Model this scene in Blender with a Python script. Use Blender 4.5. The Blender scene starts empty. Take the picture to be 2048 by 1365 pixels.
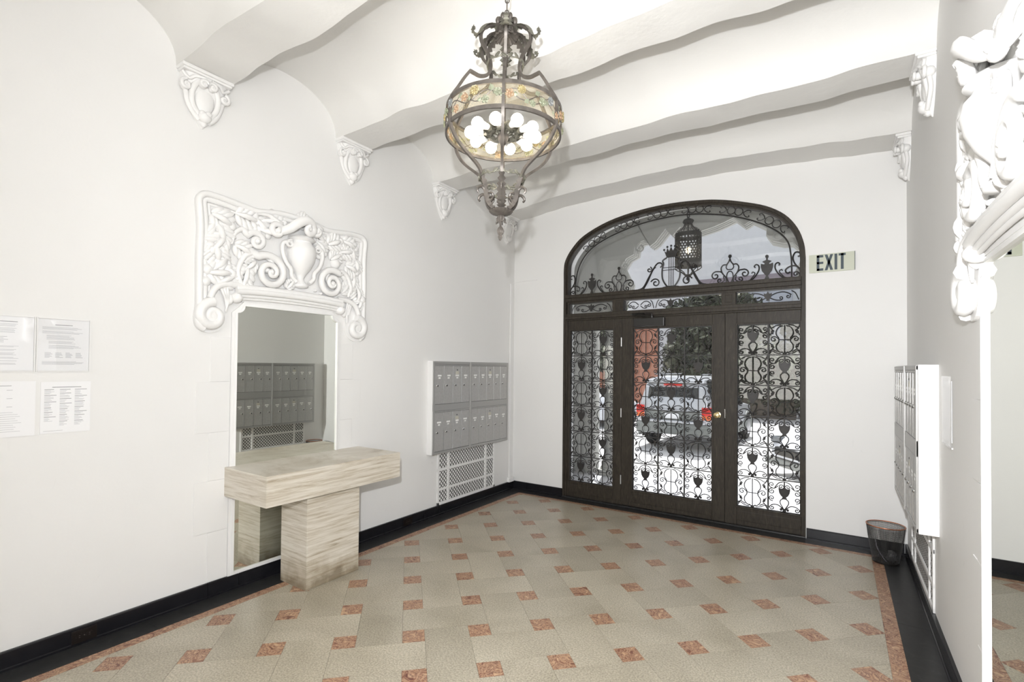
import bpy, math, random
from mathutils import Vector, Matrix, noise
import bmesh

random.seed(7)
S = bpy.context.scene
COL = S.collection
PI = math.pi

# ------------------------------------------------------------------ camera
W, H = 3.955, 1.55
cam = bpy.data.cameras.new('camera'); camo = bpy.data.objects.new('camera', cam); COL.objects.link(camo)
cam.sensor_width = 36.0; cam.lens = 17.383; cam.shift_x = 0.00932; cam.shift_y = 0.01837
cam.clip_start = 0.02; cam.clip_end = 200
yaw, pit, rol = math.radians(34.2322), math.radians(0.8773), math.radians(0.5308)
fw = Vector((-math.sin(yaw)*math.cos(pit), math.cos(yaw)*math.cos(pit), math.sin(pit)))
rt = Vector((math.cos(yaw), math.sin(yaw), 0)); up = rt.cross(fw)
r2 = rt*math.cos(rol) + up*math.sin(rol); u2 = -rt*math.sin(rol) + up*math.cos(rol)
camo.matrix_world = Matrix(((r2.x, u2.x, -fw.x, 3.478), (r2.y, u2.y, -fw.y, -5.372), (r2.z, u2.z, -fw.z, H), (0, 0, 0, 1)))
S.camera = camo

# ------------------------------------------------------------------ world, sun, flash, exposure
S.view_settings.view_transform = 'Standard'
S.view_settings.look = 'None'
S.view_settings.gamma = 1.0
S.view_settings.use_curve_mapping = False
S.view_settings.exposure = 0.03
wd = bpy.data.worlds.new('sky'); S.world = wd; wd.use_nodes = True
nt = wd.node_tree; nt.nodes.clear()
wo = nt.nodes.new('ShaderNodeOutputWorld'); bg = nt.nodes.new('ShaderNodeBackground')
sk = nt.nodes.new('ShaderNodeTexSky'); sk.sky_type = 'NISHITA'; sk.sun_disc = False
sk.sun_elevation = math.radians(62); sk.sun_rotation = math.radians(-15)
sk.dust_density = 3.0
hsv = nt.nodes.new('ShaderNodeHueSaturation'); hsv.inputs['Saturation'].default_value = 0.28
nt.links.new(sk.outputs[0], hsv.inputs['Color']); nt.links.new(hsv.outputs[0], bg.inputs[0]); bg.inputs[1].default_value = 0.34
nt.links.new(bg.outputs[0], wo.inputs[0])
sl = bpy.data.lights.new('sun', 'SUN'); so = bpy.data.objects.new('sun', sl); COL.objects.link(so)
sl.energy = 7.0; sl.angle = 0.01; so.rotation_euler = (math.radians(-27), 0, math.radians(15))
fl = bpy.data.lights.new('camera_flash', 'AREA'); fo = bpy.data.objects.new('camera_flash', fl); COL.objects.link(fo)
fl.shape = 'DISK'; fl.size = 0.06; fl.energy = 140; fl.color = (0.975, 0.99, 1.02)
fo.location = (3.43, -5.46, 1.90)
fo.rotation_euler = (Vector((3.35, 0.0, 1.25)) - Vector(fo.location)).to_track_quat('-Z', 'Y').to_euler()
# added soft fill lamp behind the camera, aimed up to brighten the ceiling
cfl = bpy.data.lights.new('ceiling_fill', 'AREA'); cfo = bpy.data.objects.new('ceiling_fill', cfl); COL.objects.link(cfo)
cfl.shape = 'DISK'; cfl.size = 0.9; cfl.energy = 26; cfl.spread = math.radians(100); cfl.color = (1.0, 0.97, 0.92)
cfo.location = (3.36, -6.6, 1.3)
cfo.rotation_euler = (Vector((2.7, -3.6, 3.9)) - Vector(cfo.location)).to_track_quat('-Z', 'Y').to_euler()

# added area fill behind the camera for even frontal light, no lamp there
rfl = bpy.data.lights.new('rear_fill', 'AREA'); rfo = bpy.data.objects.new('rear_fill', rfl); COL.objects.link(rfo)
rfl.shape = 'RECTANGLE'; rfl.size = 2.4; rfl.size_y = 1.8; rfl.energy = 42; rfl.color = (1.0, 0.965, 0.91)
rfo.location = (2.35, -7.9, 1.75); rfo.rotation_euler = (math.radians(90), 0, math.radians(0))

# ------------------------------------------------------------------ materials
def new_mat(name):
    m = bpy.data.materials.new(name); m.use_nodes = True
    n = m.node_tree.nodes; b = n.get('Principled BSDF')
    return m, m.node_tree, b
def N(t, kind, **kw):
    n = t.nodes.new(kind)
    for k, v in kw.items():
        if k.startswith('i_'):
            key = k[2:]; n.inputs[int(key) if key.isdigit() else key.replace('_', ' ')].default_value = v
        else: setattr(n, k, v)
    return n
def ramp(t, stops):
    r = t.nodes.new('ShaderNodeValToRGB'); e = r.color_ramp.elements
    while len(e) < len(stops): e.new(0.5)
    for q, (p, c) in zip(e, stops): q.position = p; q.color = (c[0], c[1], c[2], 1)
    return r
def coords(t, scale=(1, 1, 1), kind='Object', rot=(0, 0, 0)):
    c = t.nodes.new('ShaderNodeTexCoord'); mp = t.nodes.new('ShaderNodeMapping')
    mp.inputs['Scale'].default_value = scale; mp.inputs['Rotation'].default_value = rot
    t.links.new(c.outputs[kind], mp.inputs[0]); return mp.outputs[0]
def simple(name, col, rough=0.5, metal=0.0, bump=0.0, bscale=60.0, vary=0.0, spec=0.5, vscale=4.0, bdist=0.002):
    m, t, b = new_mat(name)
    b.inputs['Base Color'].default_value = (*col, 1); b.inputs['Roughness'].default_value = rough
    b.inputs['Metallic'].default_value = metal; b.inputs['Specular IOR Level'].default_value = spec
    cc = coords(t)
    if vary > 0:
        nz = N(t, 'ShaderNodeTexNoise', i_Scale=vscale, i_Detail=6.0); t.links.new(cc, nz.inputs['Vector'])
        lo = [max(0, c*(1-vary)) for c in col]; hi = [min(1, c*(1+vary)) for c in col]
        r = ramp(t, [(0.3, lo), (0.7, hi)]); t.links.new(nz.outputs['Fac'], r.inputs[0]); t.links.new(r.outputs[0], b.inputs['Base Color'])
    if bump > 0:
        nb = N(t, 'ShaderNodeTexNoise', i_Scale=bscale, i_Detail=4.0); t.links.new(cc, nb.inputs['Vector'])
        bp = N(t, 'ShaderNodeBump', i_Strength=bump, i_Distance=bdist); t.links.new(nb.outputs['Fac'], bp.inputs['Height']); t.links.new(bp.outputs[0], b.inputs['Normal'])
    return m
def plaster(name, col, b1=0.25, s1=9.0, b2=0.15, s2=70.0, rough=0.7):
    m, t, b = new_mat(name); cc = coords(t)
    n1 = N(t, 'ShaderNodeTexNoise', i_Scale=s1, i_Detail=5.0); n2 = N(t, 'ShaderNodeTexNoise', i_Scale=s2, i_Detail=3.0)
    n3 = N(t, 'ShaderNodeTexNoise', i_Scale=1.3, i_Detail=3.0)
    for n in (n1, n2, n3): t.links.new(cc, n.inputs['Vector'])
    bp = N(t, 'ShaderNodeBump', i_Strength=b1, i_Distance=0.01); bq = N(t, 'ShaderNodeBump', i_Strength=b2, i_Distance=0.002)
    t.links.new(n1.outputs['Fac'], bp.inputs['Height']); t.links.new(n2.outputs['Fac'], bq.inputs['Height'])
    t.links.new(bp.outputs[0], bq.inputs['Normal']); t.links.new(bq.outputs[0], b.inputs['Normal'])
    r = ramp(t, [(0.3, [c*0.975 for c in col]), (0.7, col)]); t.links.new(n3.outputs['Fac'], r.inputs[0]); t.links.new(r.outputs[0], b.inputs['Base Color'])
    b.inputs['Roughness'].default_value = rough
    return m
def veined(name, stops, scale=(1, 1, 1), nscale=6.0, dist=2.5, rough=0.3, rnd=True, detail=8.0, bump=0.0, kind='Object'):
    m, t, b = new_mat(name); cc = coords(t, scale, kind)
    if rnd:
        oi = t.nodes.new('ShaderNodeObjectInfo'); va = N(t, 'ShaderNodeVectorMath', operation='MULTIPLY_ADD')
        sc = N(t, 'ShaderNodeCombineXYZ'); mu = N(t, 'ShaderNodeMath', operation='MULTIPLY', i_1=37.0)
        t.links.new(oi.outputs['Random'], mu.inputs[0])
        for k in range(3): t.links.new(mu.outputs[0], sc.inputs[k])
        ad = N(t, 'ShaderNodeVectorMath', operation='ADD'); t.links.new(cc, ad.inputs[0]); t.links.new(sc.outputs[0], ad.inputs[1]); cc = ad.outputs[0]
        t.nodes.remove(va)
    nz = N(t, 'ShaderNodeTexNoise', i_Scale=nscale, i_Detail=detail, i_Distortion=dist); t.links.new(cc, nz.inputs['Vector'])
    r = ramp(t, stops); t.links.new(nz.outputs['Fac'], r.inputs[0]); t.links.new(r.outputs[0], b.inputs['Base Color'])
    b.inputs['Roughness'].default_value = rough
    if bump:
        bp = N(t, 'ShaderNodeBump', i_Strength=bump, i_Distance=0.002); t.links.new(nz.outputs['Fac'], bp.inputs['Height']); t.links.new(bp.outputs[0], b.inputs['Normal'])
    return m, t, b, r, cc

M = {}
M['wall'] = plaster('wall_plaster', (0.775, 0.770, 0.757), 0.12, 6.0, 0.15, 60.0, 0.55)
# faint scuffs low on the painted walls
t = M['wall'].node_tree; b = t.nodes['Principled BSDF']; old = b.inputs['Base Color'].links[0].from_socket
nsc = N(t, 'ShaderNodeTexNoise', i_Scale=9.0, i_Detail=3.0, i_Distortion=1.5); t.links.new(coords(t, (1, 1, 0.45)), nsc.inputs['Vector'])
nsl = N(t, 'ShaderNodeTexNoise', i_Scale=1.6, i_Detail=2.0); t.links.new(coords(t), nsl.inputs['Vector'])
rs1 = ramp(t, [(0.71, (0, 0, 0)), (0.78, (1, 1, 1))]); t.links.new(nsc.outputs['Fac'], rs1.inputs[0])
gp = t.nodes.new('ShaderNodeNewGeometry'); sz_ = N(t, 'ShaderNodeSeparateXYZ'); t.links.new(gp.outputs['Position'], sz_.inputs[0])
mrz = N(t, 'ShaderNodeMapRange'); mrz.inputs[1].default_value = 0.2; mrz.inputs[2].default_value = 1.3; mrz.inputs[3].default_value = 0.22; mrz.inputs[4].default_value = 0.0; t.links.new(sz_.outputs[2], mrz.inputs[0])
mm = N(t, 'ShaderNodeMath', operation='MULTIPLY'); t.links.new(rs1.outputs[0], mm.inputs[0]); t.links.new(mrz.outputs[0], mm.inputs[1])
mxs = N(t, 'ShaderNodeMix', data_type='RGBA'); t.links.new(mm.outputs[0], mxs.inputs[0]); t.links.new(old, mxs.inputs[6]); mxs.inputs[7].default_value = (0.35, 0.34, 0.32, 1)
t.links.new(mxs.outputs[2], b.inputs['Base Color'])
M['ceiling'] = plaster('ceiling_plaster', (0.72, 0.712, 0.69), 0.5, 7.0, 0.2, 60.0, 0.65)
M['relief'] = plaster('relief_plaster', (0.79, 0.785, 0.775), 0.15, 14.0, 0.1, 80.0, 0.5)
M['white'] = simple('white_paint', (0.79, 0.785, 0.775), 0.4)
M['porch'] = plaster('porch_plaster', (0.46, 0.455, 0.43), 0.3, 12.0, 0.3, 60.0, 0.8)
M['black_marble'] = veined('black_marble', [(0.0, (0.006, 0.006, 0.008)), (0.75, (0.012, 0.012, 0.014)), (0.9, (0.03, 0.03, 0.034))], nscale=5, rough=0.22)[0]
M['black_floor'] = veined('black_floor_marble', [(0.0, (0.014, 0.014, 0.014)), (0.6, (0.026, 0.026, 0.026)), (0.9, (0.05, 0.05, 0.05))], nscale=9, rough=0.3)[0]
for q_ in ('black_marble', 'black_floor'): M[q_].node_tree.nodes['Principled BSDF'].inputs['Specular IOR Level'].default_value = 0.22
M['red_marble'] = veined('red_marble', [(0.30, (0.12, 0.045, 0.032)), (0.40, (0.22, 0.095, 0.055)), (0.46, (0.46, 0.30, 0.19)), (0.52, (0.15, 0.065, 0.045)), (0.57, (0.38, 0.22, 0.13)), (0.68, (0.50, 0.34, 0.21))], nscale=13, dist=3.0, rough=0.35)[0]
# cream terrazzo tiles: fine speckle, tint differs from tile to tile, scuffed
m, t, b, r, cc = veined('cream_tile', [(0.25, (0.315, 0.280, 0.212)), (0.5, (0.385, 0.345, 0.268)), (0.75, (0.44, 0.40, 0.315))], nscale=2.2, dist=0.6, rough=0.30)
ns = N(t, 'ShaderNodeTexNoise', i_Scale=110.0, i_Detail=2.0); t.links.new(coords(t), ns.inputs['Vector'])
rs = ramp(t, [(0.35, (0.74, 0.74, 0.73)), (0.65, (1.20, 1.20, 1.20))]); t.links.new(ns.outputs['Fac'], rs.inputs[0])
mx = N(t, 'ShaderNodeMix', data_type='RGBA', blend_type='MULTIPLY'); mx.inputs[0].default_value = 1.0
t.links.new(r.outputs[0], mx.inputs[6]); t.links.new(rs.outputs[0], mx.inputs[7])
oi = t.nodes.new('ShaderNodeObjectInfo'); hs = N(t, 'ShaderNodeHueSaturation'); mr = N(t, 'ShaderNodeMapRange'); mr.inputs[3].default_value = 0.94; mr.inputs[4].default_value = 1.07
t.links.new(oi.outputs['Random'], mr.inputs[0]); t.links.new(mr.outputs[0], hs.inputs['Value']); t.links.new(mx.outputs[2], hs.inputs['Color'])
t.links.new(hs.outputs[0], b.inputs['Base Color'])
M['cream_tile'] = m
M['grout'] = simple('grout', (0.10, 0.09, 0.075), 0.8)
# travertine: horizontal beds, pits
m, t, b, r, cc = veined('travertine', [(0.30, (0.30, 0.245, 0.175)), (0.42, (0.48, 0.425, 0.335)), (0.54, (0.60, 0.555, 0.475)), (0.70, (0.68, 0.64, 0.565))], scale=(1.1, 1.1, 22), nscale=2.6, dist=0.5, rough=0.32, rnd=False, bump=0.3, detail=12.0)
for n_ in t.nodes:
    if n_.type == 'TEX_NOISE': n_.inputs['Roughness'].default_value = 0.68
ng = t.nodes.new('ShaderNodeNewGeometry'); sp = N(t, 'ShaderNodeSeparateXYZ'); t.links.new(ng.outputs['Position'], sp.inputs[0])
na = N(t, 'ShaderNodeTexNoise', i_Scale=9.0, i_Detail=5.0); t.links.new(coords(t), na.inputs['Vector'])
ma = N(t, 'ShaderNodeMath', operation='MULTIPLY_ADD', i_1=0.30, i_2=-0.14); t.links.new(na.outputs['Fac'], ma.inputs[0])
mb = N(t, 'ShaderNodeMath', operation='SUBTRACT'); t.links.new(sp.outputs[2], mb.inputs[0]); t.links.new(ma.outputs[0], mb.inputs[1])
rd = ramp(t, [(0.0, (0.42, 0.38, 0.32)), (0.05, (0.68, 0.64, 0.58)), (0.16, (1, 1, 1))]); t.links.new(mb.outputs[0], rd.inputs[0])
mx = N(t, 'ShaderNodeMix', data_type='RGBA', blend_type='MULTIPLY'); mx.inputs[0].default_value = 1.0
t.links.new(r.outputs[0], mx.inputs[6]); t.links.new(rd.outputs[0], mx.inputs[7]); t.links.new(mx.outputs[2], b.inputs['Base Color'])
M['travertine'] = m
M['door_wood'] = veined('dark_bronze_wood', [(0.3, (0.018, 0.014, 0.010)), (0.6, (0.036, 0.029, 0.021)), (0.8, (0.062, 0.050, 0.036))], scale=(6, 6, 1), nscale=5, rough=0.5, rnd=False)[0]; M['door_wood'].node_tree.nodes['Principled BSDF'].inputs['Specular IOR Level'].default_value = 0.3
M['iron'] = simple('wrought_iron', (0.028, 0.026, 0.025), 0.5, 0.3, vary=0.3, vscale=20)
M['bronze'] = simple('aged_bronze', (0.115, 0.102, 0.090), 0.45, 0.45, bump=0.3, bscale=90, vary=0.3, vscale=25)
M['bronze_green'] = simple('verdigris_bronze', (0.15, 0.145, 0.115), 0.5, 0.35, bump=0.3, bscale=90, vary=0.4, vscale=30)
M['flower_orange'] = simple('painted_flower_orange', (0.36, 0.24, 0.15), 0.5, 0.3)
M['flower_grey'] = simple('painted_flower_grey', (0.22, 0.23, 0.225), 0.5, 0.3)
M['flower_green'] = simple('painted_leaf_green', (0.25, 0.27, 0.19), 0.5, 0.3)
M['flower_gold'] = simple('painted_flower_gold', (0.34, 0.28, 0.14), 0.5, 0.3)
M['steel'] = simple('brushed_aluminium', (0.47, 0.465, 0.455), 0.45, 0.45, vary=0.06, vscale=40)
M['steel_frame'] = simple('aluminium_frame', (0.42, 0.415, 0.405), 0.4, 0.5)
M['vent_wire'] = simple('dark_vent_wire', (0.035, 0.032, 0.03), 0.7)
M['chrome'] = simple('chrome', (0.75, 0.75, 0.75), 0.15, 1.0)
M['dark_slot'] = simple('dark_recess', (0.02, 0.02, 0.02), 0.9)
M['black_plastic'] = simple('black_metal', (0.012, 0.011, 0.010), 0.35)
M['brown_plastic'] = simple('brown_plastic', (0.010, 0.007, 0.006), 0.4, spec=0.25)
M['socket'] = simple('socket_insert', (0.10, 0.085, 0.08), 0.4)
M['brass'] = simple('brass', (0.62, 0.50, 0.28), 0.22, 1.0)
M['copper'] = simple('copper_rim', (0.50, 0.20, 0.11), 0.3, 0.8)
M['sign_face'] = simple('exit_sign_face', (0.52, 0.54, 0.44), 0.4)
M['sign_letter'] = simple('exit_sign_letter', (0.035, 0.055, 0.07), 0.5)
M['paper'] = simple('white_paper', (0.82, 0.82, 0.83), 0.5)
M['ink'] = simple('grey_print', (0.42, 0.42, 0.44), 0.7)
M['ink_dark'] = simple('dark_print', (0.2, 0.2, 0.21), 0.7)
M['label'] = simple('white_label', (0.85, 0.85, 0.83), 0.5)
M['label_old'] = simple('yellowed_label', (0.55, 0.53, 0.45), 0.5)
M['grey_bag'] = simple('grey_plastic_bag', (0.10, 0.10, 0.10), 0.5)
M['magazine'] = simple('glossy_magazine', (0.20, 0.19, 0.22), 0.3, vary=0.8, vscale=30)
M['shade_in'] = simple('parchment', (0.8, 0.7, 0.5), 0.6)
def glassy(name, tint=(1, 1, 1), rough=0.0, base=0.06, f=0.6):
    m, t, b = new_mat(name); t.nodes.remove(b); out = t.nodes['Material Output']
    tr = N(t, 'ShaderNodeBsdfTransparent'); tr.inputs[0].default_value = (*tint, 1)
    gl = N(t, 'ShaderNodeBsdfGlossy'); gl.inputs['Roughness'].default_value = rough
    lw = N(t, 'ShaderNodeLayerWeight', i_Blend=0.25); ma = N(t, 'ShaderNodeMath', operation='MULTIPLY_ADD', i_1=f, i_2=base)
    t.links.new(lw.outputs['Fresnel'], ma.inputs[0]); ms = N(t, 'ShaderNodeMixShader')
    t.links.new(ma.outputs[0], ms.inputs[0]); t.links.new(tr.outputs[0], ms.inputs[1]); t.links.new(gl.outputs[0], ms.inputs[2])
    t.links.new(ms.outputs[0], out.inputs[0]); return m
M['glass'] = glassy('window_glass', (0.93, 0.94, 0.94))
M['acrylic'] = glassy('acrylic_sleeve', (1.0, 1.0, 1.0), 0.02, 0.03, 0.3)
M['car_glass'] = simple('tinted_car_glass', (0.02, 0.022, 0.025), 0.08)
m, t, b = new_mat('mica_drum'); t.nodes.remove(b); out = t.nodes['Material Output']
tr = N(t, 'ShaderNodeBsdfTransparent'); tr.inputs[0].default_value = (1.0, 0.97, 0.88, 1)
df = N(t, 'ShaderNodeBsdfDiffuse'); df.inputs[0].default_value = (0.85, 0.74, 0.50, 1)
tl = N(t, 'ShaderNodeBsdfTranslucent'); tl.inputs[0].default_value = (0.85, 0.74, 0.50, 1)
m1 = N(t, 'ShaderNodeMixShader'); m1.inputs[0].default_value = 0.4; t.links.new(df.outputs[0], m1.inputs[1]); t.links.new(tl.outputs[0], m1.inputs[2])
m2 = N(t, 'ShaderNodeMixShader'); m2.inputs[0].default_value = 0.13; t.links.new(tr.outputs[0], m2.inputs[1]); t.links.new(m1.outputs[0], m2.inputs[2])
t.links.new(m2.outputs[0], out.inputs[0]); M['mica'] = m
def mirror_mat(name, tint):
    m, t, b = new_mat(name); b.inputs['Metallic'].default_value = 1.0; b.inputs['Roughness'].default_value = 0.0
    b.inputs['Base Color'].default_value = (*tint, 1); return m
M['mirror'] = mirror_mat('silvered_mirror', (0.86, 0.88, 0.83))
def emit(name, col, s):
    m, t, b = new_mat(name); b.inputs['Emission Color'].default_value = (*col, 1); b.inputs['Emission Strength'].default_value = s
    b.inputs['Base Color'].default_value = (*col, 1); return m
M['bulb'] = emit('lit_globe_bulb', (1.0, 0.90, 0.76), 14.0)
M['lantern_bulb'] = emit('lit_lantern_bulb', (1.0, 0.78, 0.45), 30.0)
M['road'] = simple('pale_road', (0.62, 0.61, 0.60), 0.8, vary=0.08, vscale=2, bump=0.2)
M['sidewalk'] = simple('sidewalk', (0.66, 0.65, 0.63), 0.8, vary=0.06)
M['porch_floor'] = simple('porch_floor', (0.62, 0.62, 0.65), 0.5, vary=0.06)
M['stucco_white'] = simple('white_stucco', (0.82, 0.82, 0.83), 0.8, vary=0.04, bump=0.3, bscale=12, bdist=0.02)
M['mauve'] = simple('mauve_trim', (0.34, 0.28, 0.32), 0.7)
M['clapboard'] = simple('orange_clapboard', (0.50, 0.21, 0.13), 0.7, vary=0.1)
M['roof'] = simple('grey_roof', (0.10, 0.10, 0.105), 0.8)
M['win_dark'] = simple('far_window_glass', (0.16, 0.18, 0.19), 0.1)
M['win_pale'] = simple('pale_garage_panel', (0.62, 0.64, 0.70), 0.5)
M['bark'] = simple('bark', (0.10, 0.08, 0.06), 0.9, vary=0.3)
M['silver_car'] = simple('silver_paint', (0.52, 0.53, 0.55), 0.25, 0.4)
M['white_car'] = simple('white_car_paint', (0.72, 0.73, 0.77), 0.25)
M['grey_cladding'] = simple('grey_cladding', (0.17, 0.18, 0.17), 0.5)
M['tyre'] = simple('tyre_rubber', (0.015, 0.015, 0.016), 0.8)
M['rim'] = simple('wheel_rim', (0.40, 0.40, 0.42), 0.3, 0.8)
M['tail_red'] = simple('red_lamp_lens', (0.60, 0.025, 0.02), 0.15)
M['tail_orange'] = simple('orange_lamp_lens', (0.75, 0.16, 0.05), 0.15)
M['headlamp'] = simple('headlamp_lens', (0.10, 0.11, 0.12), 0.1)
m, t, b = new_mat('foliage_leaves'); oi = N(t, 'ShaderNodeTexNoise', i_Scale=2.5, i_Detail=3.0); t.links.new(coords(t), oi.inputs['Vector'])
r = ramp(t, [(0.38, (0.018, 0.024, 0.014)), (0.55, (0.075, 0.090, 0.05)), (0.68, (0.26, 0.28, 0.19))]); t.links.new(oi.outputs['Fac'], r.inputs[0]); t.links.new(r.outputs[0], b.inputs['Base Color'])
b.inputs['Roughness'].default_value = 0.5; M['leaf'] = m
# wire mesh of the bin: fine grid of holes
m, t, b = new_mat('wire_mesh'); b.inputs['Base Color'].default_value = (0.02, 0.02, 0.02, 1); b.inputs['Roughness'].default_value = 0.4; b.inputs['Metallic'].default_value = 0.5
b.inputs['Alpha'].default_value = 0.55; M['mesh'] = m

# ------------------------------------------------------------------ object helpers
def link(o, parent=None):
    COL.objects.link(o)
    if parent: o.parent = parent
    return o
def wm(o):
    m = Matrix.Identity(4)
    while o is not None: m = o.matrix_basis @ m; o = o.parent
    return m
def tag(o, label=None, cat=None, group=None, kind=None):
    if label: o['label'] = label
    if cat: o['category'] = cat
    if group: o['group'] = group
    if kind: o['kind'] = kind
    return o
def thing(name, label, cat, loc=(0, 0, 0), rz=0.0, group=None, rot=None, kind=None):
    o = bpy.data.objects.new(name, None); COL.objects.link(o); o.empty_display_size = 0.1
    o.location = loc; o.rotation_euler = rot if rot else (0, 0, rz)
    return tag(o, label, cat, group, kind)
def copy_tree(o, parent=None):
    c = o.copy(); COL.objects.link(c); c.parent = parent
    for ch in o.children: copy_tree(ch, c)
    return c

class MB:
    """collects geometry; build() links it as one mesh object"""
    def __init__(s): s.v = []; s.f = []
    def add(s, vs, fs):
        k = len(s.v); s.v += [Vector(v) for v in vs]; s.f += [tuple(i+k for i in f) for f in fs]; return s
    def box(s, a, b):
        x0, y0, z0 = a; x1, y1, z1 = b
        return s.add([(x0,y0,z0),(x1,y0,z0),(x1,y1,z0),(x0,y1,z0),(x0,y0,z1),(x1,y0,z1),(x1,y1,z1),(x0,y1,z1)],
                     [(0,3,2,1),(4,5,6,7),(0,1,5,4),(1,2,6,5),(2,3,7,6),(3,0,4,7)])
    def bbox(s, a, b, r):
        """box with chamfered edges (all twelve), r = chamfer"""
        bm = bmesh.new(); x0, y0, z0 = [min(p, q) for p, q in zip(a, b)]; x1, y1, z1 = [max(p, q) for p, q in zip(a, b)]
        bmesh.ops.create_cube(bm, size=1.0, matrix=Matrix.Translation(((x0+x1)/2, (y0+y1)/2, (z0+z1)/2)) @ Matrix.Diagonal((x1-x0, y1-y0, z1-z0, 1)))
        bmesh.ops.bevel(bm, geom=bm.edges[:], offset=r, segments=2, affect='EDGES', profile=0.6)
        vs = [v.co.copy() for v in bm.verts]; bm.verts.index_update(); fs = [tuple(v.index for v in f.verts) for f in bm.faces]; bm.free()
        return s.add(vs, fs)
    def prism(s, poly, fn, d0, d1):
        """poly of (a,b); fn(a,b,d) -> world point; extruded between depths d0 and d1"""
        n = len(poly); vs = [fn(a, b, d0) for a, b in poly] + [fn(a, b, d1) for a, b in poly]
        fs = [tuple(range(n))[::-1], tuple(range(n, 2*n))] + [(i, (i+1) % n, n+(i+1) % n, n+i) for i in range(n)]
        return s.add(vs, fs)
    def tube(s, path, r, n=6, closed=False, flat=1.0, upv=None, cap=True, rot0=0.0, taper=None):
        """path of points; r radius or list; flat squashes along the second axis; upv fixes the frame"""
        P = [Vector(p) for p in path]; m = len(P); R = r if isinstance(r, (list, tuple)) else [r]*m
        if upv is None:
            t0 = (P[1]-P[0]).normalized(); a = Vector((0, 0, 1)) if abs(t0.z) < 0.9 else Vector((1, 0, 0)); nrm = t0.cross(a).normalized()
        vs = []
        for i in range(m):
            if closed: tg = P[(i+1) % m]-P[i-1]
            else: tg = P[min(i+1, m-1)]-P[max(i-1, 0)]
            tg = tg.normalized() if tg.length > 1e-9 else Vector((0, 0, 1))
            if upv is not None:
                bn = Vector(upv); nr = bn.cross(tg)
                nr = nr.normalized() if nr.length > 1e-6 else Vector((1, 0, 0)); bn = tg.cross(nr).normalized()
            else:
                nr = nrm-tg*nrm.dot(tg); nr = nr.normalized() if nr.length > 1e-6 else tg.orthogonal().normalized(); nrm = nr; bn = tg.cross(nr)
            for k in range(n):
                an = rot0+2*PI*k/n; vs.append(P[i]+nr*math.cos(an)*R[i]+bn*math.sin(an)*R[i]*flat)
        fs = []
        for i in range(m if closed else m-1):
            j = (i+1) % m
            for k in range(n): fs.append((i*n+k, i*n+(k+1) % n, j*n+(k+1) % n, j*n+k))
        if cap and not closed: fs.append(tuple(range(n))[::-1]); fs.append(tuple(range((m-1)*n, m*n)))
        return s.add(vs, fs)
    def lathe(s, prof, c=(0, 0, 0), n=24, sx=1.0, sy=1.0, flute=0.0, nf=12, ax=None):
        """prof list of (r,z) around the z axis at c"""
        vs = []; fs = []
        for (r, z) in prof:
            for k in range(n):
                a = 2*PI*k/n; q = r*(1+flute*math.cos(nf*a)); vs.append((c[0]+q*math.cos(a)*sx, c[1]+q*math.sin(a)*sy, c[2]+z))
        for i in range(len(prof)-1):
            for k in range(n): fs.append((i*n+k, i*n+(k+1) % n, (i+1)*n+(k+1) % n, (i+1)*n+k))
        fs.append(tuple(range(n))[::-1]); fs.append(tuple(range((len(prof)-1)*n, len(prof)*n)))
        return s.add(vs, fs)
    def blob(s, c, rx, ry, rz, n=10, m=7, mat=None):
        vs = []; fs = []; c = Vector(c)
        for i in range(m+1):
            ph = PI*i/m
            for k in range(n):
                a = 2*PI*k/n; p = Vector((rx*math.sin(ph)*math.cos(a), ry*math.sin(ph)*math.sin(a), rz*math.cos(ph)))
                if mat: p = mat @ p
                vs.append(c+p)
        for i in range(m):
            for k in range(n): fs.append((i*n+k, (i+1)*n+k, (i+1)*n+(k+1) % n, i*n+(k+1) % n))
        return s.add(vs, fs)
    def build(s, name, mat, parent=None, smooth=True, angle=40, local=False):
        me = bpy.data.meshes.new(name)
        vs = s.v
        if parent is not None and not local:
            im = wm(parent).inverted(); vs = [im @ v for v in vs]
        me.from_pydata([tuple(v) for v in vs], [], s.f)
        bm = bmesh.new(); bm.from_mesh(me); bmesh.ops.recalc_face_normals(bm, faces=bm.faces[:]); bm.to_mesh(me); bm.free()
        me.materials.append(M[mat] if isinstance(mat, str) else mat)
        if smooth:
            me.polygons.foreach_set('use_smooth', [True]*len(me.polygons)); me.set_sharp_from_angle(angle=math.radians(angle))
        me.update()
        o = bpy.data.objects.new(name, me); link(o, parent); return o
def dup(o, parent, mat=None):
    c = o.copy(); COL.objects.link(c); c.parent = parent
    if mat is not None: c.matrix_basis = mat
    return c
def smoothpath(pts, k=5, closed=False):
    """Catmull-Rom through the points"""
    P = [Vector(p) for p in pts]; n = len(P); out = []
    for i in range(n if closed else n-1):
        p0 = P[i-1] if (closed or i > 0) else P[0]; p1 = P[i]; p2 = P[(i+1) % n]; p3 = P[(i+2) % n] if (closed or i+2 < n) else P[-1]
        for j in range(k):
            t_ = j/k; out.append(0.5*((2*p1)+(p2-p0)*t_+(2*p0-5*p1+4*p2-p3)*t_**2+(3*p1-p0-3*p2+p3)*t_**3))
    if not closed: out.append(P[-1])
    return out
def spiral(cx, cz, r0, r1, a0, turns, n=28):
    """2-D spiral points from radius r0 (angle a0) in to r1; turns signed"""
    return [(cx+(r0+(r1-r0)*(i/n)**0.8)*math.cos(a0+2*PI*turns*i/n), cz+(r0+(r1-r0)*(i/n)**0.8)*math.sin(a0+2*PI*turns*i/n)) for i in range(n+1)]

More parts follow.
